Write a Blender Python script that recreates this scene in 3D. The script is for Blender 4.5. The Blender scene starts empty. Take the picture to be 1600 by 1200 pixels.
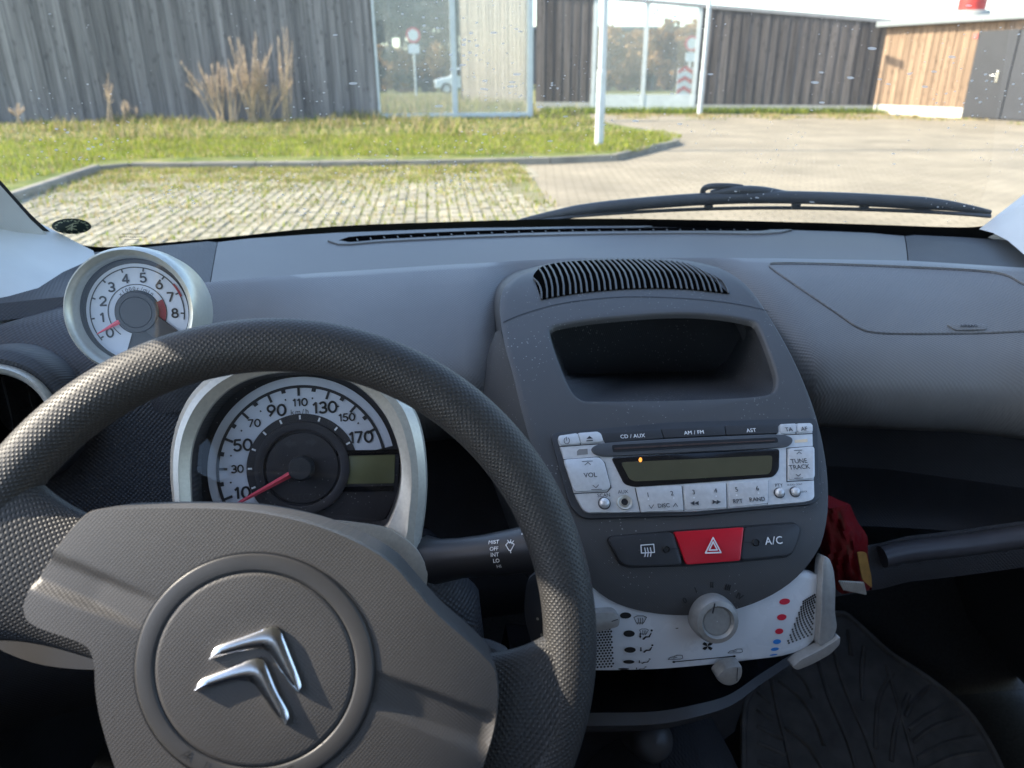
import bpy, bmesh, math, random
from mathutils import Vector as V, Matrix
from mathutils.bvhtree import BVHTree
from math import sin, cos, pi, radians as rad
random.seed(7)
scn = bpy.context.scene
COL = scn.collection

# ------------------------------------------------------------------ camera
CAM_H = 1.2
FPX, PITCH, YAW, ROLL = 1150.0, rad(23), rad(6), rad(0.3)     # focal length in px of a 1600 px wide picture
RIGHT = V((cos(YAW), -sin(YAW), 0))
FWD = V((cos(PITCH)*sin(YAW), cos(PITCH)*cos(YAW), -sin(PITCH)))
UP = RIGHT.cross(FWD)
CAMP = V((0, 0, CAM_H))
R2 = RIGHT*cos(ROLL) - UP*sin(ROLL)*1.0
U2 = RIGHT*sin(ROLL) + UP*cos(ROLL)
cam_data = bpy.data.cameras.new('camera'); cam = bpy.data.objects.new('camera', cam_data); COL.objects.link(cam)
cam_data.sensor_width = 36; cam_data.lens = 36*FPX/1600
cam_data.clip_start = 0.02; cam_data.clip_end = 3000
m = Matrix((R2, U2, -FWD)).transposed().to_4x4(); m.translation = CAMP
cam.matrix_world = m
cam_data.dof.use_dof = True; cam_data.dof.focus_distance = 0.60; cam_data.dof.aperture_fstop = 9.0
scn.camera = cam

# ------------------------------------------------------------------ sky, sun, exposure
SUN_AZ, SUN_EL = rad(8), rad(36)                # sun on the driver's side, a little ahead of square
to_sun = V((-cos(SUN_AZ)*cos(SUN_EL), sin(SUN_AZ)*cos(SUN_EL), sin(SUN_EL)))
world = bpy.data.worlds.new('World'); scn.world = world; world.use_nodes = True
wn = world.node_tree.nodes; bg = wn['Background']
sky = wn.new('ShaderNodeTexSky'); sky.sky_type = 'NISHITA'; sky.sun_disc = False
sky.sun_elevation = SUN_EL
sky.sun_rotation = math.atan2(to_sun.x, to_sun.y)
sky.air_density = 1.0; sky.dust_density = 0.9; sky.ozone_density = 1.0
world.node_tree.links.new(sky.outputs[0], bg.inputs[0]); bg.inputs[1].default_value = 0.13
sl = bpy.data.lights.new('sun', 'SUN'); sl.energy = 2.9; sl.angle = rad(0.5); sl.color = (1.0, 0.90, 0.74)
so = bpy.data.objects.new('sun', sl); COL.objects.link(so)
so.rotation_euler = to_sun.to_track_quat('Z', 'Y').to_euler(); so.location = (-8, 2, 12)
vs = scn.view_settings; vs.view_transform = 'Standard'; vs.look = 'None'; vs.exposure = 2.22; vs.gamma = 1.0
vs.use_curve_mapping = False
scn.cycles.use_denoising = True
scn.cycles.max_bounces = 10; scn.cycles.diffuse_bounces = 5; scn.cycles.glossy_bounces = 4
scn.cycles.transparent_max_bounces = 16; scn.cycles.transmission_bounces = 6

# ------------------------------------------------------------------ pixel tools (pixels of the 1600x1200 photograph)
def ray(px, py):
    x, y = (px-800)/FPX, (600-py)/FPX
    return (FWD + R2*x + U2*y).normalized()
def on_plane(px, py, p, n):
    d = ray(px, py); return CAMP + d*((V(p)-CAMP).dot(n)/d.dot(n))
def on_z(px, py, z): return on_plane(px, py, V((0, 0, z)), V((0, 0, 1)))
def on_y(px, py, y): return on_plane(px, py, V((0, y, 0)), V((0, 1, 0)))
def on_x(px, py, x): return on_plane(px, py, V((x, 0, 0)), V((1, 0, 0)))
class Frame:
    def __init__(s, o, n, up=V((0, 0, 1)), roll=0):
        s.o = V(o); s.w = V(n).normalized()
        s.u = V(up).cross(s.w).normalized(); s.v = s.w.cross(s.u)
        if roll:
            u, v = s.u, s.v; s.u = u*cos(roll)+v*sin(roll); s.v = v*cos(roll)-u*sin(roll)
    def P(s, a, b, c=0): return s.o + s.u*a + s.v*b + s.w*c
    def hit(s, px, py, h=0): return on_plane(px, py, s.o + s.w*h, s.w)
    def nrm(s, px, py): return s.w
    def ab(s, px, py, h=0):
        d = s.hit(px, py, h)-s.o; return d.dot(s.u), d.dot(s.v)
    def shift(s, h): 
        f = Frame(s.o, s.w); f.o = s.P(0, 0, h); f.u = s.u; f.v = s.v; return f
class Surf:
    """a curved surface that pixels are traced on"""
    def __init__(s, verts, faces, fallback=None):
        s.t = BVHTree.FromPolygons([V(v) for v in verts], faces); s.fb = fallback
    def _c(s, px, py):
        d = ray(px, py); l, n, i, dist = s.t.ray_cast(CAMP, d)
        if l is None:
            if s.fb: return s.fb.hit(px, py), s.fb.w
            l, n, i, dist = s.t.find_nearest(CAMP + d*0.6)
        if n.dot(d) > 0: n = -n
        return l, n
    def hit(s, px, py, h=0):
        l, n = s._c(px, py); return l + n*h
    def nrm(s, px, py): return s._c(px, py)[1]

def resample(pts, n, closed=False):
    pts = [V((p[0], p[1], 0) if len(p) == 2 else p) for p in pts]
    if closed: pts = pts + [pts[0]]
    L = [0]
    for a, b in zip(pts, pts[1:]): L.append(L[-1]+(b-a).length)
    out = []; k = 0
    m_ = n if closed else n-1
    for i in range(n):
        t = L[-1]*i/m_
        while k < len(L)-2 and L[k+1] < t: k += 1
        f = (t-L[k])/max(L[k+1]-L[k], 1e-12); out.append(pts[k].lerp(pts[k+1], f))
    return out
def smooth(pts, n=6, closed=False):
    P = [V(p if len(p) == 3 else (p[0], p[1], 0)) for p in pts]; N = len(P); out = []
    rng = range(N) if closed else range(N-1)
    for i in rng:
        if closed: a, b, c, d = P[i-1], P[i], P[(i+1) % N], P[(i+2) % N]
        else: a, b, c, d = P[max(i-1, 0)], P[i], P[i+1], P[min(i+2, N-1)]
        for k in range(n):
            t = k/n
            out.append(0.5*((2*b)+(c-a)*t+(2*a-5*b+4*c-d)*t*t+(3*b-a-3*c+d)*t**3))
    if not closed: out.append(P[-1])
    return out
def rounded(poly, r, n=4):
    """round the corners of a 2D polygon"""
    P = [V((p[0], p[1], 0)) for p in poly]; N = len(P); out = []
    for i in range(N):
        a, b, c = P[i-1], P[i], P[(i+1) % N]
        d1, d2 = a-b, c-b
        q = min(r, d1.length*0.45, d2.length*0.45)
        s, e = b+d1.normalized()*q, b+d2.normalized()*q
        for k in range(n+1):
            t = k/n; out.append(s*(1-t)**2+b*2*t*(1-t)+e*t*t)
    return out
def ellipse(cx, cy, rx, ry, n=24, rot=0):
    return [(cx+rx*cos(2*pi*i/n)*cos(rot)-ry*sin(2*pi*i/n)*sin(rot), cy+rx*cos(2*pi*i/n)*sin(rot)+ry*sin(2*pi*i/n)*cos(rot)) for i in range(n)]
def interp(x, tab):
    if x <= tab[0][0]: a, b = tab[0], tab[1]
    elif x >= tab[-1][0]: a, b = tab[-2], tab[-1]
    else:
        for a, b in zip(tab, tab[1:]):
            if a[0] <= x <= b[0]: break
    return a[1]+(b[1]-a[1])*(x-a[0])/(b[0]-a[0])

# ------------------------------------------------------------------ objects
def tag(o, label=None, cat=None, group=None, kind=None):
    if label: o['label'] = label
    if cat: o['category'] = cat
    if group: o['group'] = group
    if kind: o['kind'] = kind
    return o
def setparent(o, p):
    if p is not None:
        o.parent = p
        o.matrix_parent_inverse = world_of(p).inverted()
def world_of(o):
    if o.parent is None: return o.matrix_basis.copy()
    return world_of(o.parent) @ o.matrix_parent_inverse @ o.matrix_basis
def empty(name, loc, label=None, cat=None, group=None, kind=None):
    o = bpy.data.objects.new(name, None); COL.objects.link(o); o.location = loc; o.empty_display_size = 0.02
    return tag(o, label, cat, group, kind)
def link_mesh(name, me, parent=None):
    o = bpy.data.objects.new(name, me); COL.objects.link(o); setparent(o, parent); return o
class MB:
    def __init__(s): s.v = []; s.f = []; s.uv = []
    def add(s, verts, faces):
        b = len(s.v); s.v += [V(p) for p in verts]; s.f += [tuple(i+b for i in f) for f in faces]; return s
    def loft(s, rings, closed=True, cap0=False, cap1=False):
        n = len(rings[0]); assert all(len(r) == n for r in rings), [len(r) for r in rings]
        vv = [p for r in rings for p in r]; ff = []
        for i in range(len(rings)-1):
            for j in range(n if closed else n-1):
                k = (j+1) % n; ff.append((i*n+j, i*n+k, (i+1)*n+k, (i+1)*n+j))
        if cap0: ff.append(tuple(range(n-1, -1, -1)))
        if cap1: ff.append(tuple((len(rings)-1)*n+j for j in range(n)))
        return s.add(vv, ff)
    def lathe(s, fr, prof, n=48, a0=0, a1=2*pi):
        full = abs(a1-a0-2*pi) < 1e-6; m_ = n if full else n+1
        rings = [[fr.P(r*cos(a0+(a1-a0)*j/n), r*sin(a0+(a1-a0)*j/n), h) for j in range(m_)] for r, h in prof]
        return s.loft(rings, closed=full)
    def disc(s, fr, r, h=0, n=40, a0=0, a1=2*pi):
        full = abs(a1-a0-2*pi) < 1e-6; pts = [fr.P(r*cos(a0+(a1-a0)*j/n), r*sin(a0+(a1-a0)*j/n), h) for j in range(n if full else n+1)]
        if not full: pts.append(fr.P(0, 0, h))
        return s.add(pts, [tuple(range(len(pts)))])
    def tube(s, path, r, n=8, closed=False, caps=True, flat=None):
        path = [V(p) for p in path]; N = len(path); rings = []
        rr = r if isinstance(r, (list, tuple)) else [r]*N
        up = V((0, 0, 1)); prev = None
        for i in range(N):
            a = path[i-1] if (i > 0 or closed) else path[i]; b = path[(i+1) % N] if (i < N-1 or closed) else path[i]
            t = (b-a).normalized()
            if prev is None:
                ref = V((0, 0, 1)) if abs(t.z) < 0.9 else V((0, 1, 0)); e1 = t.cross(ref).normalized()
            else:
                e1 = (prev - t*prev.dot(t)).normalized()
            prev = e1; e2 = t.cross(e1)
            f = flat or 1.0
            rings.append([path[i]+(e1*cos(2*pi*k/n)+e2*f*sin(2*pi*k/n))*rr[i] for k in range(n)])
        if closed: rings.append(rings[0])
        return s.loft(rings, True, caps and not closed, caps and not closed)
    def box(s, c, sx, sy, sz, ex=V((1, 0, 0)), ey=V((0, 1, 0)), ez=V((0, 0, 1))):
        c = V(c); vv = [c+ex*(a*sx/2)+ey*(b*sy/2)+ez*(d*sz/2) for a in (-1, 1) for b in (-1, 1) for d in (-1, 1)]
        return s.add(vv, [(0, 1, 3, 2), (4, 6, 7, 5), (0, 4, 5, 1), (2, 3, 7, 6), (0, 2, 6, 4), (1, 5, 7, 3)])
    def prism(s, pts, d):
        """extrude a polygon by vector d"""
        n = len(pts); b = [V(p) for p in pts]; return s.loft([b, [p+d for p in b]], True, True, True)
    def mesh(s, name, mat, smooth_deg=None):
        me = bpy.data.meshes.new(name); me.from_pydata([tuple(p) for p in s.v], [], s.f); 
        if mat is not None: me.materials.append(mat)
        bm = bmesh.new(); bm.from_mesh(me); bmesh.ops.recalc_face_normals(bm, faces=bm.faces); bm.to_mesh(me); bm.free()
        if smooth_deg:
            me.polygons.foreach_set('use_smooth', [True]*len(me.polygons)); me.set_sharp_from_angle(angle=rad(smooth_deg))
        me.update(); return me
    def build(s, name, mat, parent=None, smooth_deg=35, bevel=0, label=None):
        o = link_mesh(name, s.mesh(name, mat, smooth_deg), parent)
        if bevel:
            b = o.modifiers.new('bevel', 'BEVEL'); b.width = bevel; b.segments = 2; b.limit_method = 'ANGLE'; b.angle_limit = rad(40)
        if label: o['label'] = label
        return o
def plate(name, px, surf, h0, h1, mat, parent, bev=0.0008, smooth_deg=40, flat=False):
    """a thin solid piece whose outline is traced on a surface; stands between heights h0 and h1 above it"""
    P = [surf.hit(p[0], p[1]) for p in px]
    c = sum(P, V())/len(P)
    n = V((0, 0, 0))
    for i in range(len(P)): n += (P[i]-c).cross(P[(i+1) % len(P)]-c)
    n.normalize()
    if n.dot(CAMP-c) < 0: n = -n
    if flat: P = [p - n*(p-c).dot(n) for p in P]
    return solid(name, [p+n*h0 for p in P], n*(h1-h0), mat, parent, bev, smooth_deg)
def solid(name, P, d, mat, parent, bev=0.0, smooth_deg=40):
    bm = bmesh.new(); n = len(P); b = [bm.verts.new(p) for p in P]; t = [bm.verts.new(p+d) for p in P]
    bm.faces.new(b[::-1]); bm.faces.new(t)
    te = []
    for i in range(n): bm.faces.new((b[i], b[(i+1) % n], t[(i+1) % n], t[i]))
    bmesh.ops.recalc_face_normals(bm, faces=bm.faces)
    if bev:
        ts = set(t); te = [e for e in bm.edges if e.verts[0] in ts and e.verts[1] in ts]
        bmesh.ops.bevel(bm, geom=te, offset=bev, segments=2, profile=0.6, affect='EDGES', clamp_overlap=True)
    me = bpy.data.meshes.new(name); bm.to_mesh(me); bm.free(); me.materials.append(mat)
    me.polygons.foreach_set('use_smooth', [True]*len(me.polygons)); me.set_sharp_from_angle(angle=rad(smooth_deg))
    return link_mesh(name, me, parent)
def strokes(name, lines, surf, w, h, mat, parent, closed=False):
    """printed line work: thin ribbons on a surface; lines = list of pixel polylines"""
    mb = MB()
    for ln in lines:
        P = [surf.hit(p[0], p[1], h) for p in ln]; n = surf.nrm(*ln[0][:2])
        for a, b in zip(P, P[1:]):
            t = (b-a)
            if t.length < 1e-7: continue
            t.normalize(); s_ = t.cross(n)*(w/2); e = t*(w*0.3)
            mb.add([a-s_-e, a+s_-e, b+s_+e, b-s_+e], [(0, 1, 2, 3)])
    return mb.build(name, mat, parent, None)
def decal(name, polys, surf, h, mat, parent):
    """printed flat shapes on a surface"""
    mb = MB()
    for p in polys:
        mb.add([surf.hit(q[0], q[1], h) for q in p], [tuple(range(len(p)))])
    return mb.build(name, mat, parent, None)
_txt = {}
def text(body, o, u, n, size, mat, parent, bold=0.0, name='lettering', depth=0.0, space=1.0):
    key = (body, round(bold, 4), space)
    if key not in _txt:
        cu = bpy.data.curves.new('lettering', 'FONT'); cu.body = body; cu.align_x = 'CENTER'; cu.align_y = 'CENTER'
        cu.size = 1; cu.bevel_depth = bold; cu.bevel_resolution = 0; cu.resolution_u = 3; cu.fill_mode = 'FRONT'; cu.space_character = space
        ob = bpy.data.objects.new('lettering_tmp', cu); COL.objects.link(ob)
        dg = bpy.context.evaluated_depsgraph_get(); me = bpy.data.meshes.new_from_object(ob.evaluated_get(dg))
        bpy.data.objects.remove(ob); bpy.data.curves.remove(cu); _txt[key] = me
    me = _txt[key].copy(); me.name = name
    n = V(n).normalized(); u = (V(u) - n*V(u).dot(n)).normalized(); v = n.cross(u)
    M = Matrix((u*size, v*size, n*size)).transposed().to_4x4(); M.translation = V(o)
    me.transform(M); me.materials.clear(); me.materials.append(mat)
    return link_mesh(name, me, parent)
def _arc(cx, cy, rx, ry, a0, a1, n=14): return [(cx+rx*cos(rad(a0+(a1-a0)*i/n)), cy+ry*sin(rad(a0+(a1-a0)*i/n))) for i in range(n+1)]
_DIG = {'0': ([_arc(.5, .5, .30, .42, 0, 360, 24)], .78), '1': ([[(.22, .74), (.42, .92), (.42, .08)]], .52), '2': ([_arc(.45, .66, .27, .26, 165, -35)+[(.18, .08), (.74, .08)]], .72),
        '3': ([_arc(.42, .70, .24, .22, 150, -90)+_arc(.42, .29, .28, .21, 90, -150)], .70), '4': ([[(.56, .08), (.56, .92), (.14, .30), (.74, .30)]], .74), '5': ([[(.68, .92), (.28, .92), (.22, .54)]+_arc(.42, .34, .27, .26, 115, -150)], .72),
        '6': ([_arc(.44, .34, .27, .26, 0, 360, 20), [(.20, .44), (.56, .92)]], .74), '7': ([[(.12, .92), (.66, .92), (.30, .08)]], .68), '8': ([_arc(.44, .70, .22, .21, 0, 360, 18), _arc(.44, .29, .27, .22, 0, 360, 20)], .74), '9': ([_arc(.44, .66, .27, .26, 0, 360, 20), [(.68, .56), (.32, .08)]], .74)}
def digits(body, o, u, n, h, mat, parent, wt=0.17):
    """heavy upright dial numerals drawn as ribbons; h = height"""
    n = V(n).normalized(); u = (V(u)-n*V(u).dot(n)).normalized(); v = n.cross(u); W = sum(_DIG[c][1] for c in body); x0 = -W/2; mb = MB()
    for c in body:
        for ln in _DIG[c][0]:
            P = [V(o)+u*((x0+a)*h)+v*((b-.5)*h) for a, b in ln]
            for a, b in zip(P, P[1:]):
                t = (b-a)
                if t.length < 1e-9: continue
                t.normalize(); s_ = t.cross(n)*(wt*h/2); e = t*(wt*h*0.22); mb.add([a-s_-e, a+s_-e, b+s_+e, b-s_+e], [(0, 1, 2, 3)])
        x0 += _DIG[c][1]
    return mb.build('numeral', mat, parent, None)
def text_px(body, px, py, hpx, surf, h, mat, parent, bold=0.0, tilt=0.0, name='lettering', space=1.0):
    """lettering on a surface, centred on a pixel; hpx = height of capitals in pixels"""
    a = surf.hit(px-4*cos(tilt), py+4*sin(tilt), h); b = surf.hit(px+4*cos(tilt), py-4*sin(tilt), h)
    o = surf.hit(px, py, h); n = surf.nrm(px, py)
    size = hpx*(b-a).length/8/0.70
    return text(body, o, b-a, n, size, mat, parent, bold, name, space=space)
def copy_tree(o, parent=None, loc=None):
    c = o.copy(); COL.objects.link(c); c.parent = parent
    if loc is not None: c.location = loc
    for ch in o.children: copy_tree(ch, c)
    return c

# ------------------------------------------------------------------ materials
MATS = {}
def M(name, col=(0.5, 0.5, 0.5), rough=0.5, metal=0.0, spec=0.5, grain=None, var=None, coat=0.0, rand=0.0, sheen=0.0, trans=0.0, dust=0.0):
    """grain=(spacing in m, depth) regular moulded grain; var=(scale, amount) colour mottling; rand = per-object value change"""
    m_ = bpy.data.materials.new(name); m_.use_nodes = True; nt = m_.node_tree; N, L = nt.nodes, nt.links
    b = N['Principled BSDF']
    b.inputs['Base Color'].default_value = (*col, 1); b.inputs['Roughness'].default_value = rough
    b.inputs['Metallic'].default_value = metal; b.inputs['Specular IOR Level'].default_value = spec
    b.inputs['Coat Weight'].default_value = coat; b.inputs['Coat Roughness'].default_value = 0.08
    b.inputs['Sheen Weight'].default_value = sheen
    tc = N.new('ShaderNodeTexCoord'); cs = None
    def mix(fac, a, c, mode='MIX'):
        x = N.new('ShaderNodeMix'); x.data_type = 'RGBA'; x.blend_type = mode
        for s_, val in ((x.inputs[0], fac), (x.inputs[6], a), (x.inputs[7], c)):
            if hasattr(val, 'is_linked') or hasattr(val, 'links'): L.new(val, s_)
            elif isinstance(val, (int, float)): s_.default_value = val
            else: s_.default_value = (*val, 1)
        return x.outputs[2]
    src = None
    if var:
        nz = N.new('ShaderNodeTexNoise'); nz.inputs['Scale'].default_value = var[0]; nz.inputs['Detail'].default_value = 5
        L.new(tc.outputs['Object'], nz.inputs['Vector'])
        mr = N.new('ShaderNodeMapRange'); mr.inputs[1].default_value = 0.3; mr.inputs[2].default_value = 0.7
        mr.inputs[3].default_value = 1-var[1]; mr.inputs[4].default_value = 1+var[1]; L.new(nz.outputs[0], mr.inputs[0])
        src = mix(1.0, col, mr.outputs[0], 'MULTIPLY')
        rr = N.new('ShaderNodeMapRange'); rr.inputs[3].default_value = rough*0.85; rr.inputs[4].default_value = min(1, rough*1.15)
        L.new(nz.outputs[0], rr.inputs[0]); L.new(rr.outputs[0], b.inputs['Roughness'])
    if rand:
        oi = N.new('ShaderNodeObjectInfo'); mr = N.new('ShaderNodeMapRange'); mr.inputs[3].default_value = 1-rand; mr.inputs[4].default_value = 1+rand
        L.new(oi.outputs['Random'], mr.inputs[0]); src = mix(1.0, src or col, mr.outputs[0], 'MULTIPLY')
    if dust:
        vo = N.new('ShaderNodeTexVoronoi'); vo.inputs['Scale'].default_value = 260; L.new(tc.outputs['Object'], vo.inputs['Vector'])
        n2 = N.new('ShaderNodeTexNoise'); n2.inputs['Scale'].default_value = 14; L.new(tc.outputs['Object'], n2.inputs['Vector'])
        th = N.new('ShaderNodeMapRange'); th.inputs[1].default_value = 0.35; th.inputs[2].default_value = 0.7; th.inputs[3].default_value = 0.02; th.inputs[4].default_value = 0.02+0.11*dust
        L.new(n2.outputs[0], th.inputs[0])
        lt = N.new('ShaderNodeMath'); lt.operation = 'LESS_THAN'; L.new(vo.outputs['Distance'], lt.inputs[0]); L.new(th.outputs[0], lt.inputs[1])
        mu = N.new('ShaderNodeMath'); mu.operation = 'MULTIPLY'; mu.inputs[1].default_value = 0.40; L.new(lt.outputs[0], mu.inputs[0])
        src = mix(mu.outputs[0], src or col, (0.45, 0.45, 0.44))
    if src: L.new(src, b.inputs['Base Color'])
    if grain:
        mp = N.new('ShaderNodeMapping'); mp.inputs['Scale'].default_value = (2*pi/grain[0],)*3
        mp.inputs['Rotation'].default_value = (rad(grain[2] if len(grain) > 2 else 68), 0, 0); L.new(tc.outputs['Object'], mp.inputs['Vector'])
        sp = N.new('ShaderNodeSeparateXYZ'); L.new(mp.outputs[0], sp.inputs[0]); acc = None
        for k in (0, 2):
            c_ = N.new('ShaderNodeMath'); c_.operation = 'COSINE'; L.new(sp.outputs[k], c_.inputs[0])
            if acc is None: acc = c_.outputs[0]
            else:
                a_ = N.new('ShaderNodeMath'); a_.operation = 'MULTIPLY'; L.new(acc, a_.inputs[0]); L.new(c_.outputs[0], a_.inputs[1]); acc = a_.outputs[0]
        bp = N.new('ShaderNodeBump'); bp.inputs['Strength'].default_value = 1.0; bp.inputs['Distance'].default_value = grain[1]
        L.new(acc, bp.inputs['Height']); L.new(bp.outputs[0], b.inputs['Normal'])
    MATS[name] = m_; return m_
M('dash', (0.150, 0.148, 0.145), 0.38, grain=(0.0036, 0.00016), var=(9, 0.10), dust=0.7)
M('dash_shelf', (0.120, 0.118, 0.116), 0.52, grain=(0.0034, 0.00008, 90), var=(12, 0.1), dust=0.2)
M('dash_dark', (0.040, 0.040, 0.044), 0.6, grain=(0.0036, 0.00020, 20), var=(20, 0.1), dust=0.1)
M('fascia', (0.058, 0.057, 0.058), 0.50, grain=(0.0020, 0.00003, 45), var=(15, 0.08), dust=1.4)
M('fascia_gap', (0.012, 0.012, 0.014), 0.6)
M('black', (0.008, 0.008, 0.009), 0.5, var=(30, 0.2))
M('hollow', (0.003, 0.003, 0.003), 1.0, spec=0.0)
M('black_gloss', (0.010, 0.010, 0.012), 0.12, var=(30, 0.1), dust=0.3)
M('trim_pale', (0.58, 0.575, 0.55), 0.62, var=(18, 0.05), grain=(0.0030, 0.00005, 45))
M('silver', (0.52, 0.49, 0.43), 0.38, metal=0.40, var=(400, 0.08))
M('silver_lever', (0.36, 0.355, 0.34), 0.42, metal=0.35, var=(300, 0.08))
M('silver_radio', (0.66, 0.66, 0.66), 0.36, metal=0.35, var=(300, 0.06), dust=0.3)
M('button_dark', (0.035, 0.037, 0.042), 0.45, var=(60, 0.1), dust=0.6)
M('chrome', (0.60, 0.60, 0.61), 0.22, metal=1.0, var=(60, 0.05))
M('hub', (0.068, 0.064, 0.062), 0.50, grain=(0.0023, 0.00005, 28), var=(14, 0.1), dust=0.35)
M('hub_ring', (0.058, 0.056, 0.056), 0.40, var=(25, 0.12), dust=0.2)
M('red_button', (0.62, 0.012, 0.03), 0.35, var=(40, 0.05), dust=0.3)
M('white_print', (0.82, 0.83, 0.84), 0.6)
M('dark_print', (0.035, 0.035, 0.04), 0.6)
M('panel_white', (0.72, 0.74, 0.77), 0.28, var=(30, 0.03), coat=0.3)
M('red_print', (0.65, 0.02, 0.05), 0.4)
M('blue_print', (0.02, 0.22, 0.62), 0.4)
M('dial_white', (0.66, 0.69, 0.76), 0.5, var=(40, 0.04))
M('dial_dark', (0.035, 0.033, 0.038), 0.5, var=(60, 0.15), dust=1.6)
M('needle_red', (0.80, 0.10, 0.15), 0.4)
M('lcd', (0.16, 0.165, 0.085), 0.25, var=(60, 0.06), dust=0.4)
M('lcd_radio', (0.085, 0.08, 0.05), 0.12, var=(60, 0.06), dust=0.5)
M('mat_rubber', (0.15, 0.148, 0.145), 0.55, var=(40, 0.25), dust=0.1)
M('carpet', (0.03, 0.03, 0.032), 0.95, var=(300, 0.4))
M('wrapper_red', (0.22, 0.009, 0.014), 0.30, var=(80, 0.15), coat=0.3)
M('wrapper_white', (0.75, 0.72, 0.66), 0.4, var=(120, 0.1))
M('wrapper_gold', (0.42, 0.22, 0.06), 0.35, var=(120, 0.2))
M('wiper_black', (0.022, 0.024, 0.027), 0.5, var=(40, 0.2), dust=0.3)
M('grey_plastic', (0.075, 0.075, 0.08), 0.5, var=(20, 0.1))
def rim_material():
    m_ = bpy.data.materials.new('rim'); m_.use_nodes = True; N, L = m_.node_tree.nodes, m_.node_tree.links
    b = N['Principled BSDF']; b.inputs['Base Color'].default_value = (0.030, 0.029, 0.029, 1); b.inputs['Roughness'].default_value = 0.40
    uv = N.new('ShaderNodeUVMap'); sp = N.new('ShaderNodeSeparateXYZ'); L.new(uv.outputs[0], sp.inputs[0]); acc = None
    for k in (0, 1):       # uv is laid out in metres
        mu = N.new('ShaderNodeMath'); mu.operation = 'MULTIPLY'; mu.inputs[1].default_value = 2*pi/0.0034; L.new(sp.outputs[k], mu.inputs[0])
        c_ = N.new('ShaderNodeMath'); c_.operation = 'COSINE'; L.new(mu.outputs[0], c_.inputs[0])
        if acc is None: acc = c_.outputs[0]
        else:
            a_ = N.new('ShaderNodeMath'); a_.operation = 'MULTIPLY'; L.new(acc, a_.inputs[0]); L.new(c_.outputs[0], a_.inputs[1])
            a2 = N.new('ShaderNodeMath'); a2.operation = 'MAXIMUM'; a2.inputs[1].default_value = 0.0; L.new(a_.outputs[0], a2.inputs[0]); acc = a2.outputs[0]
    nz = N.new('ShaderNodeTexNoise'); nz.inputs['Scale'].default_value = 35; tc = N.new('ShaderNodeTexCoord'); L.new(tc.outputs['Object'], nz.inputs['Vector'])
    mr = N.new('ShaderNodeMapRange'); mr.inputs[3].default_value = 0.42; mr.inputs[4].default_value = 0.58; L.new(nz.outputs[0], mr.inputs[0]); L.new(mr.outputs[0], b.inputs['Roughness'])
    bp = N.new('ShaderNodeBump'); bp.inputs['Strength'].default_value = 1.0; bp.inputs['Distance'].default_value = 0.00038; L.new(acc, bp.inputs['Height']); L.new(bp.outputs[0], b.inputs['Normal'])
    MATS['rim'] = m_
rim_material()
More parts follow.
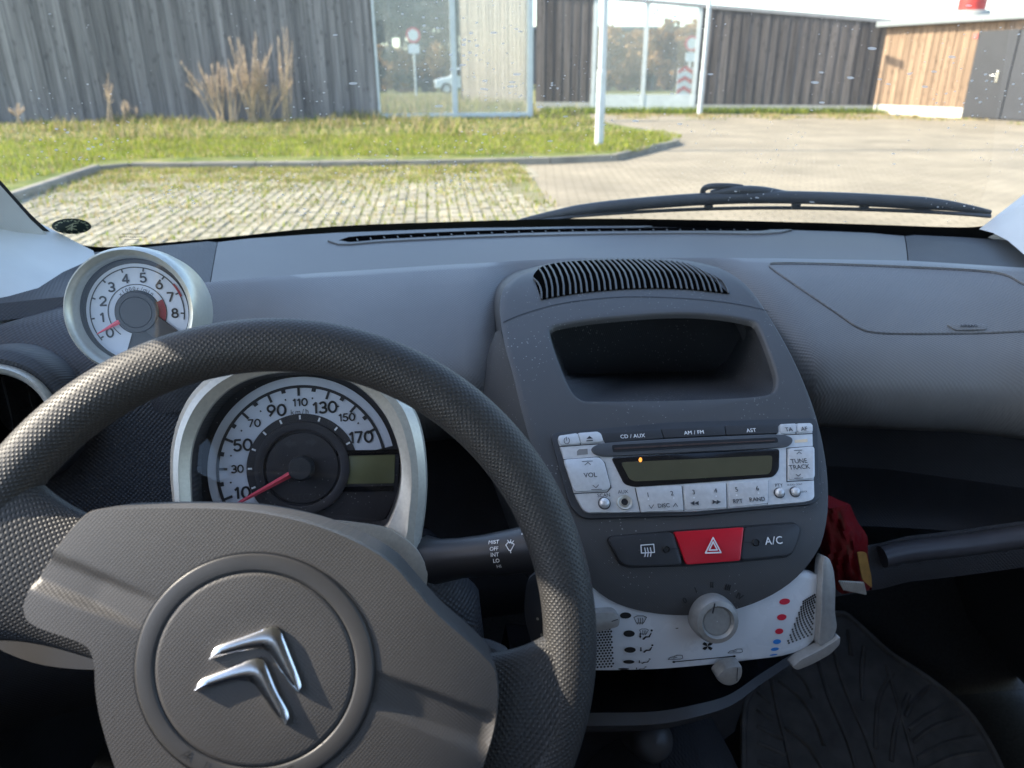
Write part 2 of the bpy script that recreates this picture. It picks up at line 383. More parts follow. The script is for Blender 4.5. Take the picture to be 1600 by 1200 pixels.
def glass_material(name, spec_fac=1.0, tint=(0.93, 0.96, 0.95), dirt=False, rough=0.0, base=0.03):
    m_ = bpy.data.materials.new(name); m_.use_nodes = True; N, L = m_.node_tree.nodes, m_.node_tree.links
    for n in list(N): N.remove(n)
    out = N.new('ShaderNodeOutputMaterial'); tr = N.new('ShaderNodeBsdfTransparent'); tr.inputs[0].default_value = (*tint, 1)
    gl = N.new('ShaderNodeBsdfGlossy'); gl.inputs['Roughness'].default_value = rough
    fr = N.new('ShaderNodeFresnel'); ge = N.new('ShaderNodeNewGeometry'); ir = N.new('ShaderNodeMapRange')
    ir.inputs[3].default_value = 1.45; ir.inputs[4].default_value = 1/1.45      # a thin sheet reflects alike from both sides
    L.new(ge.outputs['Backfacing'], ir.inputs[0]); L.new(ir.outputs[0], fr.inputs[0])
    mu = N.new('ShaderNodeMath'); mu.operation = 'MULTIPLY'; mu.inputs[1].default_value = spec_fac; L.new(fr.outputs[0], mu.inputs[0])
    mx = N.new('ShaderNodeMixShader'); L.new(mu.outputs[0], mx.inputs[0]); L.new(tr.outputs[0], mx.inputs[1]); L.new(gl.outputs[0], mx.inputs[2])
    last = mx.outputs[0]
    if dirt:
        tc = N.new('ShaderNodeTexCoord')
        def spots(scale, stretch, lo, hi, seed):
            mp = N.new('ShaderNodeMapping'); mp.inputs['Scale'].default_value = stretch; mp.inputs['Location'].default_value = (seed, seed*2, 0); L.new(tc.outputs['Object'], mp.inputs[0])
            vo = N.new('ShaderNodeTexVoronoi'); vo.inputs['Scale'].default_value = scale; L.new(mp.outputs[0], vo.inputs['Vector'])
            nz = N.new('ShaderNodeTexNoise'); nz.inputs['Scale'].default_value = 7; nz.inputs['Detail'].default_value = 2; L.new(mp.outputs[0], nz.inputs['Vector'])
            th = N.new('ShaderNodeMapRange'); th.inputs[1].default_value = 0.38; th.inputs[2].default_value = 0.72; th.inputs[3].default_value = lo; th.inputs[4].default_value = hi; L.new(nz.outputs[0], th.inputs[0])
            # only some cells carry a speck
            r_ = N.new('ShaderNodeMath'); r_.operation = 'MULTIPLY'; sx = N.new('ShaderNodeSeparateColor'); L.new(vo.outputs['Color'], sx.inputs[0]); L.new(sx.outputs[0], r_.inputs[0]); L.new(th.outputs[0], r_.inputs[1])
            lt = N.new('ShaderNodeMath'); lt.operation = 'LESS_THAN'; L.new(vo.outputs['Distance'], lt.inputs[0]); L.new(r_.outputs[0], lt.inputs[1]); return lt.outputs[0]
        a_ = spots(150, (1, 1, 1), 0.01, 0.36, 0.0); b_ = spots(75, (0.45, 1, 1), -0.05, 0.24, 3.3)
        mxx = N.new('ShaderNodeMath'); mxx.operation = 'MAXIMUM'; L.new(a_, mxx.inputs[0]); L.new(b_, mxx.inputs[1])
        m2 = N.new('ShaderNodeMath'); m2.operation = 'MULTIPLY'; m2.inputs[1].default_value = 0.62; L.new(mxx.outputs[0], m2.inputs[0])
        # a thin even film of dust
        m3 = N.new('ShaderNodeMath'); m3.operation = 'ADD'; m3.inputs[1].default_value = base; L.new(m2.outputs[0], m3.inputs[0])
        df = N.new('ShaderNodeBsdfDiffuse'); df.inputs[0].default_value = (0.85, 0.82, 0.75, 1)
        tl = N.new('ShaderNodeBsdfTranslucent'); tl.inputs[0].default_value = (0.85, 0.82, 0.75, 1)
        ms = N.new('ShaderNodeMixShader'); ms.inputs[0].default_value = 0.5; L.new(df.outputs[0], ms.inputs[1]); L.new(tl.outputs[0], ms.inputs[2])
        mx2 = N.new('ShaderNodeMixShader'); L.new(m3.outputs[0], mx2.inputs[0]); L.new(last, mx2.inputs[1]); L.new(ms.outputs[0], mx2.inputs[2]); last = mx2.outputs[0]
    L.new(last, out.inputs[0]); MATS[name] = m_; return m_
glass_material('windscreen_glass', 0.9, (0.95, 0.975, 0.965), dirt=True, base=0.045)
glass_material('dial_glass', 1.0, (0.97, 0.97, 0.97), rough=0.02)
glass_material('barrier_glass', 1.0, (0.86, 0.90, 0.90), dirt=True, base=0.14)
G = MATS

# ================================================================== the car round the camera
body = empty('car_shell', (0.2, 0.6, 0.3), 'car cabin shell around the dashboard with pale grey pillar trims and dark doors', 'car cabin')
A_TAB = [(-0.56, 0.900), (-0.50, 0.945), (-0.427, 0.985), (-0.30, 1.035), (-0.143, 1.070), (0.05, 1.080), (0.208, 1.068), (0.40, 1.035), (0.561, 0.985), (0.70, 0.930), (0.80, 0.875), (0.9, 0.80)]
B_TAB = [(-0.56, 0.670), (-0.40, 0.730), (-0.236, 0.778), (-0.125, 0.804), (0.014, 0.824), (0.164, 0.834), (0.385, 0.808), (0.538, 0.776), (0.642, 0.729), (0.75, 0.68), (0.9, 0.60)]
A_Y = lambda x: interp(x, A_TAB)
B_Y = lambda x: interp(x, B_TAB)
# windscreen: a curved sheet from the cowl up to the roof edge
def ws_point(x, t):
    """x across (fraction -1..1), t from the base up"""
    xb = 0.14+0.68*x; yb = A_Y(max(-0.56, min(0.86, xb)))+0.035
    xt = 0.17+0.56*x; yt = 0.40-0.10*x*x
    bow = 0.05*math.sin(pi*t)
    return V((xb+(xt-xb)*t, yb+(yt-yb)*t+bow*0.5, 0.975+(1.46-0.975)*t+bow*0.85))
NX, NT = 41, 25
ws = [[ws_point(-1+2*i/(NX-1), j/(NT-1)) for i in range(NX)] for j in range(NT)]
wsv = [p for r in ws for p in r]; wsf = [(j*NX+i, j*NX+i+1, (j+1)*NX+i+1, (j+1)*NX+i) for j in range(NT-1) for i in range(NX-1)]
wse = [[ws_point(-1.15+2.3*i/(NX-1), -0.12+1.12*j/(NT-1)) for i in range(NX)] for j in range(NT)]
WS = Surf([p for r in wse for p in r], wsf)
glass = MB().add(wsv, wsf).build('windscreen', G['windscreen_glass'], None, 60)
tag(glass, 'curved windscreen glass flecked with dried water spots and dust', 'windscreen')
# black printed border of the glass
edge_in = smooth([(-40, 238), (0, 279), (45, 329), (79, 360), (104, 374), (135, 381), (170, 383), (225, 379), (360, 367), (520, 351), (700, 344), (900, 339), (1100, 341), (1300, 346), (1480, 352), (1530, 351), (1562, 345), (1600, 328), (1640, 300)], 5)
edge_out = smooth([(-46, 244), (-6, 285), (40, 336), (72, 370), (98, 392), (130, 402), (165, 404), (225, 400), (360, 390), (520, 374), (700, 366), (900, 362), (1100, 364), (1300, 370), (1480, 376), (1535, 376), (1570, 366), (1606, 340), (1646, 312)], 5)
MB().loft([[WS.hit(p.x, p.y, 0.003) for p in edge_in], [WS.hit(p.x, p.y, 0.003) for p in edge_out]], closed=False).build('glass_border', G['black'], glass, None)
# round sticker and etched maker's mark on the glass
stk = empty('windscreen_sticker', WS.hit(111, 351), 'dark oval sticker with pale writing in the lower corner of windscreen', 'sticker')
decal('sticker_disc', [ellipse(111, 351, 31, 12, 40, rad(1))], WS, 0.0025, M('sticker', (0.022, 0.035, 0.03), 0.4, var=(90, 0.2)), stk)
decal('sticker_ring', [ellipse(111, 351, 31, 12, 40, rad(1))], WS, 0.0022, M('sticker_edge', (0.25, 0.27, 0.22), 0.5), stk)
sp_ = M('sticker_print', (0.50, 0.50, 0.32), 0.5)
for k in range(13):
    a = pi*0.05+pi*0.9*k/12
    strokes('lettering', [[(111+25*cos(a)-1.2, 351-9.4*sin(a)), (111+25*cos(a)+1.2, 351-9.4*sin(a)+(1 if k % 2 else -1))]], WS, 0.0016, 0.003, sp_, stk)
    if k % 2 == 0: strokes('lettering', [[(111+25*cos(a)-1.0, 351+9.4*sin(a)), (111+25*cos(a)+1.0, 351+9.4*sin(a)+1)]], WS, 0.0014, 0.003, sp_, stk)
strokes('bird_mark', [[(102, 352), (109, 349), (114, 346), (121, 345)], [(106, 354), (112, 351), (118, 350)], [(111, 357), (112, 347)], [(104, 356), (112, 354), (119, 356)]], WS, 0.0016, 0.003, sp_, stk)
etch = M('etched_print', (0.12, 0.12, 0.11), 0.7)
for r_, (x0, x1, y0) in enumerate(((190, 222, 363), (186, 229, 368), (190, 218, 372))):
    x = x0
    while x < x1:
        w_ = random.uniform(1.5, 3.4); strokes('etched_mark', [[(x, y0), (x+w_, y0+random.uniform(-.5, .5))]], WS, 0.0011, 0.0024, etch, glass) if random.random() < 0.9 else None; x += w_+1.3

# A pillars: pale trims beside the glass
def pillar(name, inner, width, side):
    rings = []
    for p in inner:
        p = V(p); rings.append([p, p+V((side*width*0.12, -0.018, -0.004)), p+V((side*width*0.35, -0.034, -0.010)), p+V((side*width*0.75, -0.045, -0.016)), p+V((side*width, -0.02, 0.0)), p+V((side*width, 0.05, 0.02)), p+V((side*0.03, 0.02, 0.0))])
    return MB().loft(rings, True, True, True).build(name, G['trim_pale'], body, 50)
left_edge = [WS.hit(x, y, 0.010) for x, y in ((146, 398), (130, 391), (104, 379), (79, 364), (45, 332), (0, 282), (-40, 240))]
top_left = left_edge[-1]; dlt = (left_edge[-1]-left_edge[-3]).normalized()
left_edge += [top_left+dlt*0.15+V((0, 0, 0.01)), V((-0.42, 0.30, 1.45))]
pillar('pillar_trim', left_edge, 0.11, -1)
right_edge = [WS.hit(x, y, 0.010) for x, y in ((1544, 362), (1562, 352), (1580, 345), (1600, 333), (1640, 304))]
right_edge += [V((0.74, 0.30, 1.45))]
pillar('pillar_trim', right_edge, 0.12, 1)
# lower part of the trim that runs down to the dashboard end (driver's side)
tri = [on_y(x, y, yy) for x, y, yy in ((146, 392, 0.945), (150, 405, 0.93), (128, 440, 0.86), (100, 470, 0.79), (60, 486, 0.76), (0, 506, 0.73), (-60, 525, 0.70))]
out = [p+V((-0.16, 0.05, 0.12)) for p in tri]
MB().loft([tri, [a.lerp(b, .35)+V((0, -0.012, -0.008)) for a, b in zip(tri, out)], out], closed=False).build('pillar_foot', G['trim_pale'], body, 60)
tri = [on_y(x, y, yy) for x, y, yy in ((1530, 358, 0.90), (1552, 364, 0.86), (1575, 376, 0.80), (1605, 402, 0.74), (1660, 450, 0.66))]
out = [p+V((0.16, 0.05, 0.14)) for p in tri]
MB().loft([tri, [a.lerp(b, .4)+V((0, -0.012, -0.008)) for a, b in zip(tri, out)], out], closed=False).build('pillar_foot', G['trim_pale'], body, 60)
# roof lining, doors, floor, bulkhead
rf = [[V((0.17+x*0.60, y, 1.47-0.05*x*x-0.02*(abs(y-0.0)))) for x in (-1, -.7, -.3, 0, .3, .7, 1)] for y in (0.42, 0.2, -0.1, -0.45, -1.0, -1.6)]
MB().loft(rf+[[p+V((0, 0, 0.03)) for p in r] for r in rf[::-1]], closed=False).build('roof_lining', G['trim_pale'], body, 50)
for s_, xx in ((-1, -0.53), (1, 0.90)):
    d = MB()
    prof = [(0.0, 0.98), (0.03, 1.0), (0.06, 0.985), (0.055, 0.80), (0.085, 0.74), (0.085, 0.66), (0.05, 0.62), (0.05, 0.36), (0.0, 0.30)]
    d.loft([[V((xx-s_*a, y, z)) for a, z in prof] for y in (0.98, 0.7, 0.3, -0.1, -0.5, -1.0, -1.6)], closed=False)
    d.build('door_panel', G['dash_dark'], body, 40)
    MB().box((xx, -0.5, 1.2), 0.06, 0.12, 0.52).build('door_pillar', G['trim_pale'], body, 40, 0.01)
    MB().box((xx-s_*.005, -1.05, 1.10), 0.03, 1.15, 0.28).build('quarter_panel', G['dash_dark'], body, None)
    MB().box((xx-s_*.03, -1.45, 1.2), 0.10, 0.45, 0.52).build('rear_pillar', G['trim_pale'], body, 40, 0.01)
MB().box((0.19, -0.20, 0.27), 1.5, 2.9, 0.03).build('cabin_floor', G['carpet'], body, None)
MB().box((0.19, -1.66, 0.78), 1.46, 0.06, 0.96).build('tailgate_panel', G['dash_dark'], body, None)
MB().add([(-0.56, 1.00, 0.25), (0.95, 1.00, 0.25), (0.95, 1.08, 0.97), (-0.56, 1.08, 0.97)], [(0, 1, 2, 3)]).build('bulkhead', G['carpet'], body, None)
MB().add([(-0.56, 0.80, 0.288), (0.95, 0.80, 0.288), (0.95, 0.998, 0.46), (-0.56, 0.998, 0.46)], [(0, 1, 2, 3)]).build('toe_board', G['carpet'], body, None)
MB().loft([[V((x, A_Y(x)+0.03, 0.985)) for x in (-0.5, -.3, -.1, .1, .3, .5, .7, .8)], [V((x, A_Y(x)+0.20, 0.945)) for x in (-0.5, -.3, -.1, .1, .3, .5, .7, .8)]], closed=False).build('cowl_panel', G['wiper_black'], body, 40)
MB().loft([[V((x, A_Y(x)+0.20, 0.94)) for x in (-0.5, -.3, -.1, .1, .3, .5, .7, .8)], [V((x*0.95, A_Y(x)+0.50, 0.86)) for x in (-0.5, -.3, -.1, .1, .3, .5, .7, .8)], [V((x*0.9, A_Y(x)+0.75, 0.70)) for x in (-0.5, -.3, -.1, .1, .3, .5, .7, .8)]], closed=False).build('bonnet', M('body_paint', (0.35, 0.36, 0.37), 0.3, metal=0.3, coat=0.5, var=(5, 0.03)), body, 40)

# front seats behind the viewpoint
M('seat_cloth', (0.045, 0.045, 0.05), 0.95, var=(60, 0.25))
for xx, lb in ((-0.12, "dark cloth driver seat standing behind the steering wheel"), (0.53, "dark cloth passenger seat standing behind the glove tray")):
    st_e = empty('seat', (xx, -0.25, 0.30)); setparent(st_e, body); st_e['label'] = lb
    MB().loft([[V((xx+sx*w, y, z)) for sx, z in ((-1, .34), (-1, .47), (-.8, .52), (0, .49), (.8, .52), (1, .47), (1, .34))] for y, w in ((0.16, .23), (0.0, .25), (-.35, .25))], True, True, True).build('cushion', G['seat_cloth'], st_e, 50)
    MB().loft([[V((xx+sx*w, y+dy, z)) for sx, dy in ((-1, -.12), (-1, .04), (-.8, .07), (0, .03), (.8, .07), (1, .04), (1, -.12))] for y, z, w in ((-.30, .45, .24), (-.36, .75, .25), (-.44, 1.02, .22), (-.47, 1.12, .16))], True, True, True).build('backrest', G['seat_cloth'], st_e, 50)
    MB().loft([[V((xx+sx*.12, -.47+dy, z)) for sx, dy in ((-1, -.04), (-1, .03), (0, .05), (1, .03), (1, -.04))] for z in (1.15, 1.20, 1.32, 1.35)], True, True, True).build('headrest', G['seat_cloth'], st_e, 50)
# ================================================================== dashboard
dash = empty('dashboard', (0.2, 0.75, 0.7), 'wide charcoal grained dashboard running below the windscreen from door to door', 'dashboard')
XS = [-0.29+1.17*i/71 for i in range(72)]
def dsh(x):    # how far the main roll stands forward of its back seam
    return [(0, -0.004), (-0.004, 0.0), (-0.02, -0.002), (-0.05, -0.010), (-0.085, -0.022), (-0.12, -0.037), (-0.145, -0.051), (-0.163, -0.064), (-0.174, -0.080), (-0.177, -0.098), (-0.173, -0.116), (-0.164, -0.133), (-0.148, -0.146), (-0.06, -0.150)]
def dsc(x):    # the roll is cut back behind the centre stack
    return 1.0 if x < 0.05 or x > 0.36 else 1.0-0.72*min(1, (x-0.05)/0.04, (0.36-x)/0.04)
rows = [[V((x, B_Y(x)+dy*(1.0 if x > -0.10 else max(0.5, 1.0-(-0.10-x)*5))*dsc(x), 1.0+dz)) for x in XS] for dy, dz in dsh(0)]
DV = [p for r in rows for p in r]; DF = [(j*72+i, j*72+i+1, (j+1)*72+i+1, (j+1)*72+i) for j in range(len(rows)-1) for i in range(71)]
DASH = Surf(DV, DF)
MB().add(DV, DF).build('main_panel', G['dash'], dash, 60)
# the shelf behind it, in three pieces
def shelf(x0, x1, mat, nm, slant0=0.0, slant1=0.0):
    n = 24; R_ = []
    for t in (0, .04, .3, .7, .96, 1.0):
        r = []
        for i in range(n+1):
            f = i/n; x = x0+(x1-x0)*f + (slant0*(1-f)+slant1*f)*(t-0.5)
            b, a = B_Y(x)+0.0035, A_Y(x)-0.010; r.append(V((x, b+(a-b)*t, (0.980 if t == 0 else 0.9945)-0.002*t - (0.03 if t == 1.0 else 0) + (0.0012 if 0 < f < 1 else -0.0008))))
        R_.append(r)
    mb = MB().loft(R_, closed=False); o = mb.build(nm, mat, dash, 50); return mb
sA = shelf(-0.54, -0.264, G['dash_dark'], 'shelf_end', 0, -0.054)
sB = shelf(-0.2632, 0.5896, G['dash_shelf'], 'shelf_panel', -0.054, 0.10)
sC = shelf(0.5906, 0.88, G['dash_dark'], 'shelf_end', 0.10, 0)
SHELF = Surf(sA.v+sB.v+sC.v, sA.f+[tuple(i+len(sA.v) for i in f) for f in sB.f]+[tuple(i+len(sA.v)+len(sB.v) for i in f) for f in sC.f])
# demister slot with its teeth
slot_o = smooth([(512, 378), (530, 372), (600, 366), (750, 360), (900, 356), (1080, 355), (1190, 356), (1228, 358), (1235, 362), (1190, 367), (1080, 366), (900, 368), (750, 372), (600, 379), (535, 384)], 4, True); slot_o = resample(slot_o, 80, True)
slot_i = smooth([(530, 378), (545, 373), (605, 369), (750, 363), (900, 359.5), (1080, 358), (1180, 359), (1200, 360.5), (1190, 363), (1080, 363), (900, 364.5), (750, 369), (605, 376), (548, 381)], 4, True); slot_i = resample(slot_i, 80, True)
MB().loft([[SHELF.hit(p.x, p.y, -0.001) for p in slot_o], [SHELF.hit(p.x, p.y, 0.0022) for p in slot_o], [SHELF.hit(p.x, p.y, 0.0022) for p in slot_i], [SHELF.hit(p.x, p.y, 0.0012) for p in slot_i]]).build('demister_vent', G['dash_shelf'], dash, 40)
vent_obj = dash.children[-1]
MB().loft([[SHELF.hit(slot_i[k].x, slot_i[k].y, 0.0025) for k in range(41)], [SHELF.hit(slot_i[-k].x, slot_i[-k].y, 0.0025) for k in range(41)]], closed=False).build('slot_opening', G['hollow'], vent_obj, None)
for k in range(30):
    x = 560+k*21
    if x > 1185: break
    yt = 5+interp(x, [(545, 368), (605, 364), (750, 358), (900, 354.5), (1080, 353), (1180, 354)]); yb = 5+interp(x, [(548, 376), (605, 371), (750, 364), (900, 359.5), (1080, 358), (1190, 358)])
    MB().tube([SHELF.hit(x, yb, 0.0028), SHELF.hit(x-2, (yt+yb)/2+1, 0.003)], 0.0008, 5).build('vent_tooth', G['dash_shelf'], vent_obj, 60)
# passenger airbag cover: seam groove and embossed word
seam = smooth([(1660, 470), (1600, 446), (1570, 431), (1520, 424), (1400, 418), (1290, 414), (1215, 413), (1202, 416), (1212, 426), (1250, 452), (1300, 486), (1340, 513), (1368, 521), (1420, 523), (1520, 522), (1620, 518), (1680, 514)], 5)
MB().tube([DASH.hit(p.x, p.y, 0.0) for p in seam], 0.0005, 6).build('airbag_seam', G['dash_dark'], dash, 60)
MB().tube([DASH.hit(p.x, p.y-2.2, 0.0002) for p in seam], 0.0010, 6).build('airbag_seam_edge', G['dash'], dash, 60)
plate('airbag_plate', rounded([(1478, 508), (1538, 507), (1542, 516), (1492, 517)], 4), DASH, 0.0002, 0.0014, G['dash'], dash, 0.0005)
text_px('AIRBAG', 1512, 512, 5.5, DASH, 0.0026, G['fascia_gap'], dash, 0.01, 0.0)
# passenger tray below the roll: back wall, floor, lip with its bar, lower skirt
TX = [0.30+0.58*i/12 for i in range(13)]
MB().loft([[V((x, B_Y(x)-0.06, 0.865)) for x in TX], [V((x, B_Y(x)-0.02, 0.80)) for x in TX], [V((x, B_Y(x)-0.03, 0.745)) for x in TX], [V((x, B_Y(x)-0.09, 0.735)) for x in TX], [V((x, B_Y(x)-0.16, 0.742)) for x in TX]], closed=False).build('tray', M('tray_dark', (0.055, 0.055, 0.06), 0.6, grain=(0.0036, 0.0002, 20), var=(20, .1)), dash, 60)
bar = [on_y(x, y, yy) for x, y, yy in ((1378, 870, .60), (1420, 861, .60), (1500, 852, .595), (1600, 838, .585), (1700, 822, .57))]
MB().tube(smooth(bar, 6), 0.0115, 14).build('tray_rail', M('rail', (0.075, 0.075, 0.085), 0.35, var=(60, 0.1)), dash, 60)
low = [on_y(x, y, yy) for x, y, yy in ((1290, 908, .60), (1378, 893, .60), (1420, 882, .60), (1500, 873, .595), (1600, 859, .585), (1700, 845, .57))]
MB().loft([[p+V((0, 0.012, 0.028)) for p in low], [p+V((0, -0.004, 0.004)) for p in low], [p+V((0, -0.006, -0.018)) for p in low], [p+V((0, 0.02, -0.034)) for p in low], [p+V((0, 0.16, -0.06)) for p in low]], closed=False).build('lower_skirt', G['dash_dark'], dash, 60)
# driver's lower dash
DX = [-0.54+0.66*i/12 for i in range(13)]
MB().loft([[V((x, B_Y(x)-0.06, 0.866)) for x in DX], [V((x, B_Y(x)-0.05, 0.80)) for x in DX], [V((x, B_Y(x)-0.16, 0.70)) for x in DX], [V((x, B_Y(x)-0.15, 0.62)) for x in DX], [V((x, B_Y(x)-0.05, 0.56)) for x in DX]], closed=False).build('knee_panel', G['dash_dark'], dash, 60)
# outer end of the dashboard on the driver's side, with the round air vent
vc = on_y(-14, 662, 0.575); vf = Frame(vc, V((0.20, -0.93, 0.30)))
rv = (vf.hit(84, 628)-vc).length
vent = empty('side_air_vent', vc-V((0, 0, rv)), 'round air vent with silver ring at the end of the dashboard by the door', 'air vent')
MB().lathe(vf, [(rv*1.32, -0.07), (rv*1.30, -0.03), (rv*1.24, -0.010), (rv*1.10, -0.002), (rv*1.0, -0.004)], 64).build('vent_housing', G['dash_dark'], vent, 60)
MB().lathe(vf, [(rv*1.02, -0.006), (rv*1.0, 0.001), (rv*0.96, 0.005), (rv*0.90, 0.004), (rv*0.84, -0.004), (rv*0.82, -0.016)], 64).build('vent_ring', G['silver'], vent, 60)
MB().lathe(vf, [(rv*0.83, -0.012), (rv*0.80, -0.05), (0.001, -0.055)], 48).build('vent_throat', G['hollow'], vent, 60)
for k in (-0.5, -0.15, 0.2, 0.55):
    hh = math.sqrt(max(0, 0.78**2-k*k))*rv
    MB().loft([[vf.P(k*rv, -hh, -0.008), vf.P(k*rv+0.004, 0, -0.003), vf.P(k*rv, hh, -0.008)], [vf.P(k*rv-0.008, -hh, -0.040), vf.P(k*rv-0.006, 0, -0.038), vf.P(k*rv-0.008, hh, -0.040)]], closed=False).build('vane', G['grey_plastic'], vent, 60)
# ribbed end panel between tachometer and door
ep = [on_y(x, y, yy) for x, y, yy in ((-40, 522, .715), (0, 512, .72), (60, 492, .75), (110, 474, .775), (160, 462, .79), (240, 470, .78), (330, 500, .74))]
ep2 = [on_y(x, y, yy) for x, y, yy in ((-40, 600, .63), (20, 590, .63), (90, 590, .63), (150, 600, .63), (220, 610, .63), (280, 620, .63), (360, 640, .62))]
ep3 = [on_y(x, y, yy) for x, y, yy in ((-40, 830, .60), (20, 830, .60), (90, 830, .60), (150, 830, .60), (220, 830, .60), (280, 830, .60), (360, 830, .60))]
ra, rb, rc = resample(ep, 40), resample(ep2, 40), resample(ep3, 40)
G_rib = M('ribbed', (0.040, 0.040, 0.045), 0.55, grain=(0.0042, 0.0003, 20), var=(20, 0.1), dust=0.1)
MB().loft([[a.lerp(b, k/6)+V((0, 0, 0.020*sin(pi*k/6))) for a, b in zip(ra, rb)] for k in range(6)]+[[b.lerp(c, k/6) for b, c in zip(rb, rc)] for k in range(7)], closed=False).build('dash_end_panel', G_rib, dash, 70)
# ================================================================== steering wheel
WC = V((-0.103, 0.3395, 0.901)); WT = rad(28); WR, Wr = 0.172, 0.0152
WF = Frame(WC, V((0, -cos(WT), sin(WT))))
wheel = empty('steering_wheel', WC, 'black grained steering wheel with a chrome double chevron emblem, turned off straight', 'steering wheel')
def uv_loft(name, rings, mat, parent, uvs, closed_v=True):
    """rings of points with a uv (in metres) for each; rings[i][j]"""
    n = len(rings[0]); me = bpy.data.meshes.new(name); vv = [tuple(p) for r in rings for p in r]; ff = []; fu = []
    for i in range(len(rings)-1):
        for j in range(n if closed_v else n-1):
            k = (j+1) % n; ff.append((i*n+j, i*n+k, (i+1)*n+k, (i+1)*n+j))
            u0, u1 = uvs[0][i], uvs[0][i+1]; v0, v1 = uvs[1][j], uvs[1][j+1]
            fu += [(u0, v0), (u0, v1), (u1, v1), (u1, v0)]
    me.from_pydata(vv, [], ff); me.materials.append(mat)
    lay = me.uv_layers.new(name='UVMap')
    for q, c in zip(lay.data, fu): q.uv = c
    me.polygons.foreach_set('use_smooth', [True]*len(ff)); me.update()
    bm = bmesh.new(); bm.from_mesh(me); bmesh.ops.recalc_face_normals(bm, faces=bm.faces); bm.to_mesh(me); bm.free()
    return link_mesh(name, me, parent)
NU, NV = 220, 28
pitch_ = 0.0034; Lu = round(2*pi*WR/pitch_)*pitch_; Lv = round(2*pi*Wr/pitch_)*pitch_
rings = []
for i in range(NU+1):
    a = 2*pi*i/NU; r = []
    for j in range(NV):
        b = 2*pi*j/NV; rr = Wr*(1.0+0.04*cos(2*b)); r.append(WF.P((WR+rr*cos(b))*cos(a), (WR+rr*cos(b))*sin(a), rr*sin(b)))
    rings.append(r)
uv_loft('rim', rings, G['rim'], wheel, ([Lu*i/NU for i in range(NU+1)], [Lv*j/NV for j in range(NV+1)]))
# hub dome: a smooth cushion standing toward the driver
def dome_h(a, b):
    r = math.hypot(a, b); return 0.032*math.exp(-(r/0.19)**4)-0.002
n_ = 61; DVs = []; 
for i in range(n_):
    for j in range(n_):
        a, b = (i/(n_-1)-.5)*0.44, (j/(n_-1)-.5)*0.44; DVs.append(WF.P(a, b, dome_h(a, b)))
HUB = Surf(DVs, [(i*n_+j, i*n_+j+1, (i+1)*n_+j+1, (i+1)*n_+j) for i in range(n_-1) for j in range(n_-1)])
hub_out = [(150, 798), (200, 795), (280, 794), (370, 797), (440, 808), (500, 824), (560, 849), (610, 880), (645, 918), (685, 962), (735, 1006), (768, 1040), (776, 1062), (777, 1100), (770, 1145), (752, 1205), (735, 1260), (650, 1330), (560, 1420), (450, 1450), (330, 1410), (250, 1310), (205, 1250), (180, 1200), (158, 1130), (149, 1080), (147, 1040), (138, 1014), (115, 1000), (70, 985), (45, 972), (37, 955), (40, 935), (62, 892), (95, 848), (125, 813)]
ho = smooth(hub_out, 6, True); NH = len(ho)
cx, cy = 400.0, 1045.0
def crease(x, y):
    """the two shallow flutes pressed into each spoke of the pad"""
    d = 0.0
    for (ax, ay, bx, by, wdt) in ((70, 893, 240, 962, 30), (588, 1078, 745, 1140, 30)):
        lx, ly = bx-ax, by-ay; L2 = math.hypot(lx, ly); ux, uy = lx/L2, ly/L2
        t = (x-ax)*ux+(y-ay)*uy; s_ = abs((x-ax)*(-uy)+(y-ay)*ux)
        lo, hi = -40, L2+20
        if lo < t < hi and s_ < wdt:
            e = 1-s_/wdt; e = min(1, e*3.2)
            if ax < 300: f = max(0, min(1, (hi-t)/120))
            else: f = max(0, min(1, (t-lo)/120))
            d = max(d, e*f)
    return -0.0035*d
rr_ = []
for k in range(0, 37):
    t = (k/36)**0.9
    ring = []
    for p in ho:
        x, y = cx+(p.x-cx)*t, cy+(p.y-cy)*t
        ring.append(HUB.hit(x, y, crease(x, y)))
    rr_.append(ring)
edge1 = [q-WF.w*0.002 - (q-WF.P(0, 0, 0)).normalized()*-0.0008 for q in rr_[-1]]
rr_.append(edge1); rr_.append([q-WF.w*0.006 for q in edge1]); rr_.append([q-WF.w*0.040 for q in edge1])
MB().loft(rr_[1:]).build('hub_pad', G['hub'], wheel, 50)
# airbag ring and centre badge disc
def ring_px(t, n=96): return ellipse(cx-2, cy+1, 186*t, 181*t, n)
rp = lambda t, h: [HUB.hit(x, y, h) for x, y in ring_px(t)]
MB().loft([rp(1.012, -0.002), rp(1.008, 0.0002), rp(0.998, 0.0008), rp(0.985, 0.0010), rp(0.87, 0.0010), rp(0.857, 0.0008), rp(0.85, 0.0003), rp(0.848, -0.002)]).build('airbag_ring', G['hub_ring'], wheel, 50)
MB().loft([rp(1.020, 0.0006), rp(1.006, 0.0007)]).build('ring_gap', G['black'], wheel, None)
MB().loft([rp(0.852, 0.0003), rp(0.838, 0.0003)]).build('ring_gap', G['black'], wheel, None)
MB().loft([rp(0.838, 0.0001), rp(0.830, 0.0006), rp(0.80, 0.0008), rp(0.5, 0.0008), rp(0.2, 0.0008), rp(0.02, 0.0008)], True).build('badge_disc', G['hub'], wheel, 50)
for k, ch in enumerate('AIRBAG'):
    a = rad(232+k*11.5); x, y = cx-2+172*cos(a), cy+1-168*sin(a)
    tl = a+pi/2
    text_px(ch, x, y, 16, HUB, 0.0014, M('emboss%d' % k, (0.030, 0.030, 0.031), 0.5), wheel, 0.0, tl)
